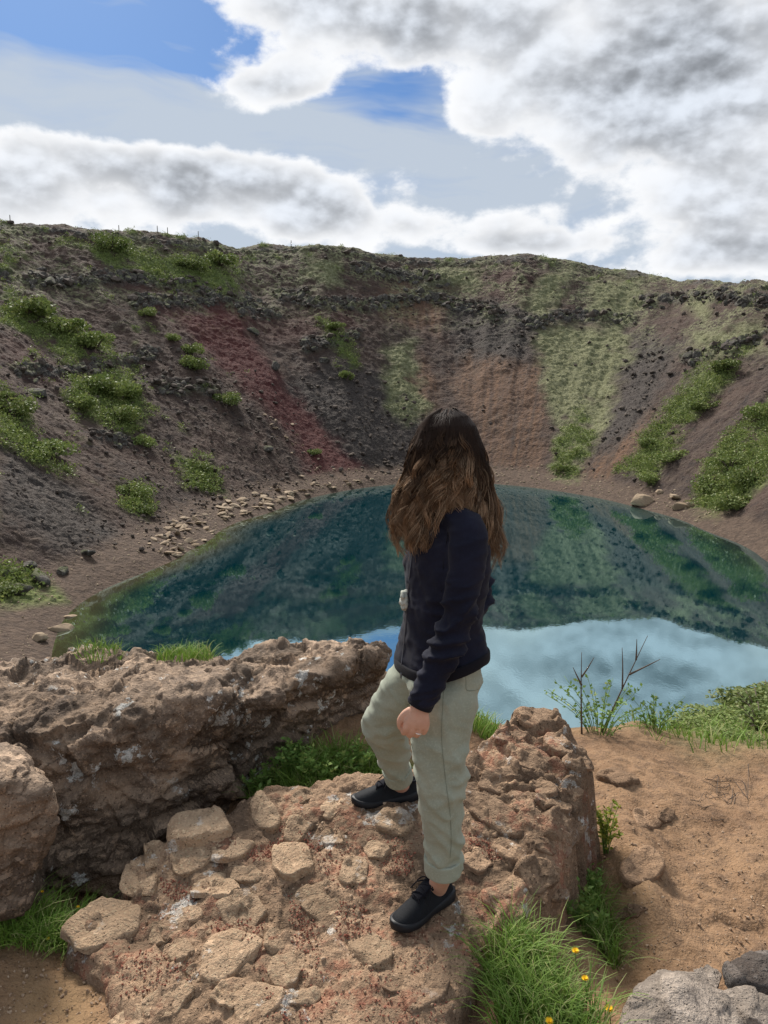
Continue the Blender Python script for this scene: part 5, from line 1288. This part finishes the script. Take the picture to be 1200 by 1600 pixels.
# shrubs beyond the path
herb('shrub', 'leafy shrub with bare twigs at the head of the path', 1.22, 4.10, .70, .34, 24, 420, .016, M_YGRN if False else M_LEAFY, g, cat='shrub')
herb('shrub', 'small leafy shrub right of the twiggy one', 1.62, 4.35, .50, .24, 16, 260, .015, M_LEAFY, g, cat='shrub')
tw = []
for a_, e_ in (((1.12,4.10,.0),(1.10,4.10,.48)),((1.24,4.12,.0),(1.48,4.15,.56)),((1.348,4.1335,.252),(1.35,4.18,.48)),((1.384,4.138,.336),(1.54,4.1,.44)),((1.108,4.10,.288),(1.05,4.08,.40)),((1.106,4.10,.336),(1.17,4.1,.45)),((1.42,4.1425,.42),(1.41,4.12,.55))):
    b0 = gz(1.2, 4.1); s_ = np.array([a_[0], a_[1], b0+a_[2]]); t_ = np.array([e_[0], e_[1], b0+e_[2]])
    pts = spline([s_, (s_+t_)/2+g.normal(0, .003, 3), t_], 10); rr = np.linspace(.006, .0016, 10); tw.append(loft(np.c_[pts, rr, rr], (.3, .8, .1), 0, 6))
tw_o = obj('dry_twigs', plain('dry_twigs', tw), M_BARK, label='bare dark twigs rising out of the leafy shrub', cat='twigs')
hill = [bush_mesh('foliage', 1, .7, 12, 2600, .050, np.random.default_rng(90+k)) for k in range(3)]; hst = stem_mesh('stem', 1, .6, 7, g, .015); hst.materials.append(M_BARK)
for me in hill: me.materials.append(M_BUSH)
places = ['front', 'second', 'third', 'fourth', 'fifth', 'sixth', 'seventh', 'eighth', 'ninth', 'tenth', 'eleventh', 'twelfth', 'thirteenth', 'fourteenth', 'fifteenth', 'sixteenth', 'hindmost']
spots = sorted([(2.3,5.2,.5),(2.6,5.0,.6),(2.7,5.7,.7),(3.1,5.5,.7),(3.2,6.2,.8),(3.6,6.1,.8),(3.5,6.8,.8),(4.0,6.8,.9),(4.0,7.5,.9),(4.5,7.6,.95),(4.4,8.3,.9),(5.0,8.4,1.0),(3.0,4.6,.5),(3.6,5.2,.6),(2.2,4.5,.4),(4.3,6.2,.8)], key=lambda q: q[1])
for k, (x_, y_, W) in enumerate(spots):
    o = obj('hillside_shrub', None, label=f'{places[k]} green shrub counted from the path on the right hillside', cat='shrub', group='shrubs on the right hillside', loc=(x_, y_, gz(x_, y_)-.03))
    o.scale = (W, W, W*(.30+.12*(k % 3))); o.rotation_euler = (0, 0, k*2.1); obj('foliage', hill[k % 3], None, o); obj('stem', hst, None, o)
rt = []
while len(rt) < 4200:
    x_, y_ = g.uniform(1.5, 5), g.uniform(3.9, 8.5)
    if y_ < 4.2+1.55*max(x_-1.35, 0)+.3 and x_ > 1.3+(4.3-y_)*.8: rt.append((x_, y_, gz(x_, y_)))
grass('short rough grass on the right hillside', np.array(rt), .14, .007, .5, .7)
# yellow flowers
M_PETAL, nt, b = new_mat('yellow_petal'); setin(nt, b, 'Base Color', (.80, .50, .01)); b.inputs['Roughness'].default_value = .6
M_STEM, nt, b = new_mat('flower_stem'); setin(nt, b, 'Base Color', (.10, .17, .03))
def flower(px, py, Y, r_, label):
    top = P(px, py, Y); zb = gz(top[0], top[1]); o = obj('yellow_flower', None, label=label, cat='flower', group='yellow flowers', loc=(top[0], top[1], zb))
    ht = max(top[2]-zb, .03); pts = spline([(0, 0, -.01), (.008, .004, ht*.5), (0, 0, ht)], 8); obj('stem', plain('stem', [loft(np.c_[pts, np.full(8, .0016), np.full(8, .0014)], (.3, .8, .1), 0, 5)]), M_STEM, o)
    n = 26; a = np.linspace(0, 4*pi, n, endpoint=False); el_ = np.where(np.arange(n) % 2, .35, .8)
    d = np.stack([np.cos(a)*np.cos(el_), np.sin(a)*np.cos(el_), np.sin(el_)], -1); w = np.stack([-np.sin(a), np.cos(a), 0*a], -1)
    v, f = quads(d*r_*.55+[0, -.0, ht], d*r_*.5, w*r_*.34); obj('petals', mesh_np('petals', v, f, False), M_PETAL, o)
for f_ in [(899,1487,2.05,.013,'uppermost yellow flower in the tall bottom grass tuft'),(914,1530,1.97,.012,'yellow flower right of the middle of the bottom grass tuft'),(952,1578,1.90,.014,'yellow flower lowest right beside the grass and pale boulder'),(858,1597,1.82,.013,'yellow flower at the bottom edge of the grass tuft'),
           (122,1418,2.44,.008,'yellow flower by the crevice at bottom left'),(75,1468,2.30,.008,'yellow flower at the foot of the bottom left grass'),(66,1394,2.46,.007,'tiny yellow flower highest in the bottom left grass')]: flower(*f_)
# red scoria and grit between the stones
M_SCO, nt, b = new_mat('red_scoria'); c = mix(nt, noise(nt, gpos(nt), 40, 3).ss(.35, .65), (.20, .068, .044), (.32, .135, .092)); setin(nt, b, 'Base Color', c)
M_GRIT, nt, b = new_mat('soil_grit'); c = mix(nt, noise(nt, gpos(nt), 60, 3).ss(.35, .65), (.20, .125, .078), (.44, .32, .22)); setin(nt, b, 'Base Color', c)
rs_ = []
zones = [[(430,1290),(480,1270),(500,1330),(430,1330)],[(385,1325),(445,1310),(440,1340),(390,1345)],[(480,1310),(560,1320),(575,1400),(530,1390),(500,1360)],[(445,1390),(500,1440),(500,1500),(460,1480)],[(520,1400),(575,1420),(580,1460),(530,1470)],
         [(330,1430),(420,1440),(400,1470),(340,1460)],[(180,1480),(260,1490),(330,1520),(250,1545),(190,1560)],[(410,1520),(500,1500),(540,1560),(480,1600),(420,1600)],[(560,1500),(700,1480),(700,1600),(560,1600)],[(250,1370),(330,1390),(300,1410),(260,1400)],[(600,1300),(650,1320),(640,1370),(590,1360)],[(730,1300),(800,1330),(780,1345),(735,1330)]]
for zz in zones: rs_.append(px_roots([PB], zz, 330, g, .005))
rs_ = np.concatenate(rs_)
obj('red_scoria', scatter_mesh('red_scoria', RV[:4], rs_, .0020+.0042*g.random(len(rs_))**2, g, False, .3), M_SCO, label='small red scoria gravel lying between the platform stones', cat='gravel', kind='stuff')
gr = np.concatenate([px_roots([GB], [(930,1230),(1200,1290),(1200,1500),(1000,1510),(930,1560),(900,1440)], 1500, g, .01), px_roots([PB], [(200,1420),(640,1200),(900,1200),(880,1380),(700,1600),(200,1600)], 2000, g, .004), px_roots([GB], [(0,1490),(130,1500),(190,1600),(0,1600)], 500, g, .01)])
obj('grit', scatter_mesh('grit', RV[:4], gr, .0018+.009*g.random(len(gr))**5, g, False, .3), M_GRIT, label='fine grit and small stones on the soil and rock', cat='gravel', kind='stuff')
# dry roots on the path
rp = []
for k in range(9):
    px, py = g.uniform(1070, 1140), g.uniform(1205, 1260); pts = []
    for s_ in range(5):
        h, nn = cast(GB, px+s_*g.uniform(6, 14), py+s_*g.normal(3, 4))
        if h is not None: pts.append(np.array(h)+[0, 0, .004])
    if len(pts) > 3: rp.append(thread(pts, .0014, 16, 5))
if rp: obj('dry_roots', plain('dry_roots', rp), M_BARK, label='tangle of thin dry roots across the upper dirt path', cat='roots')
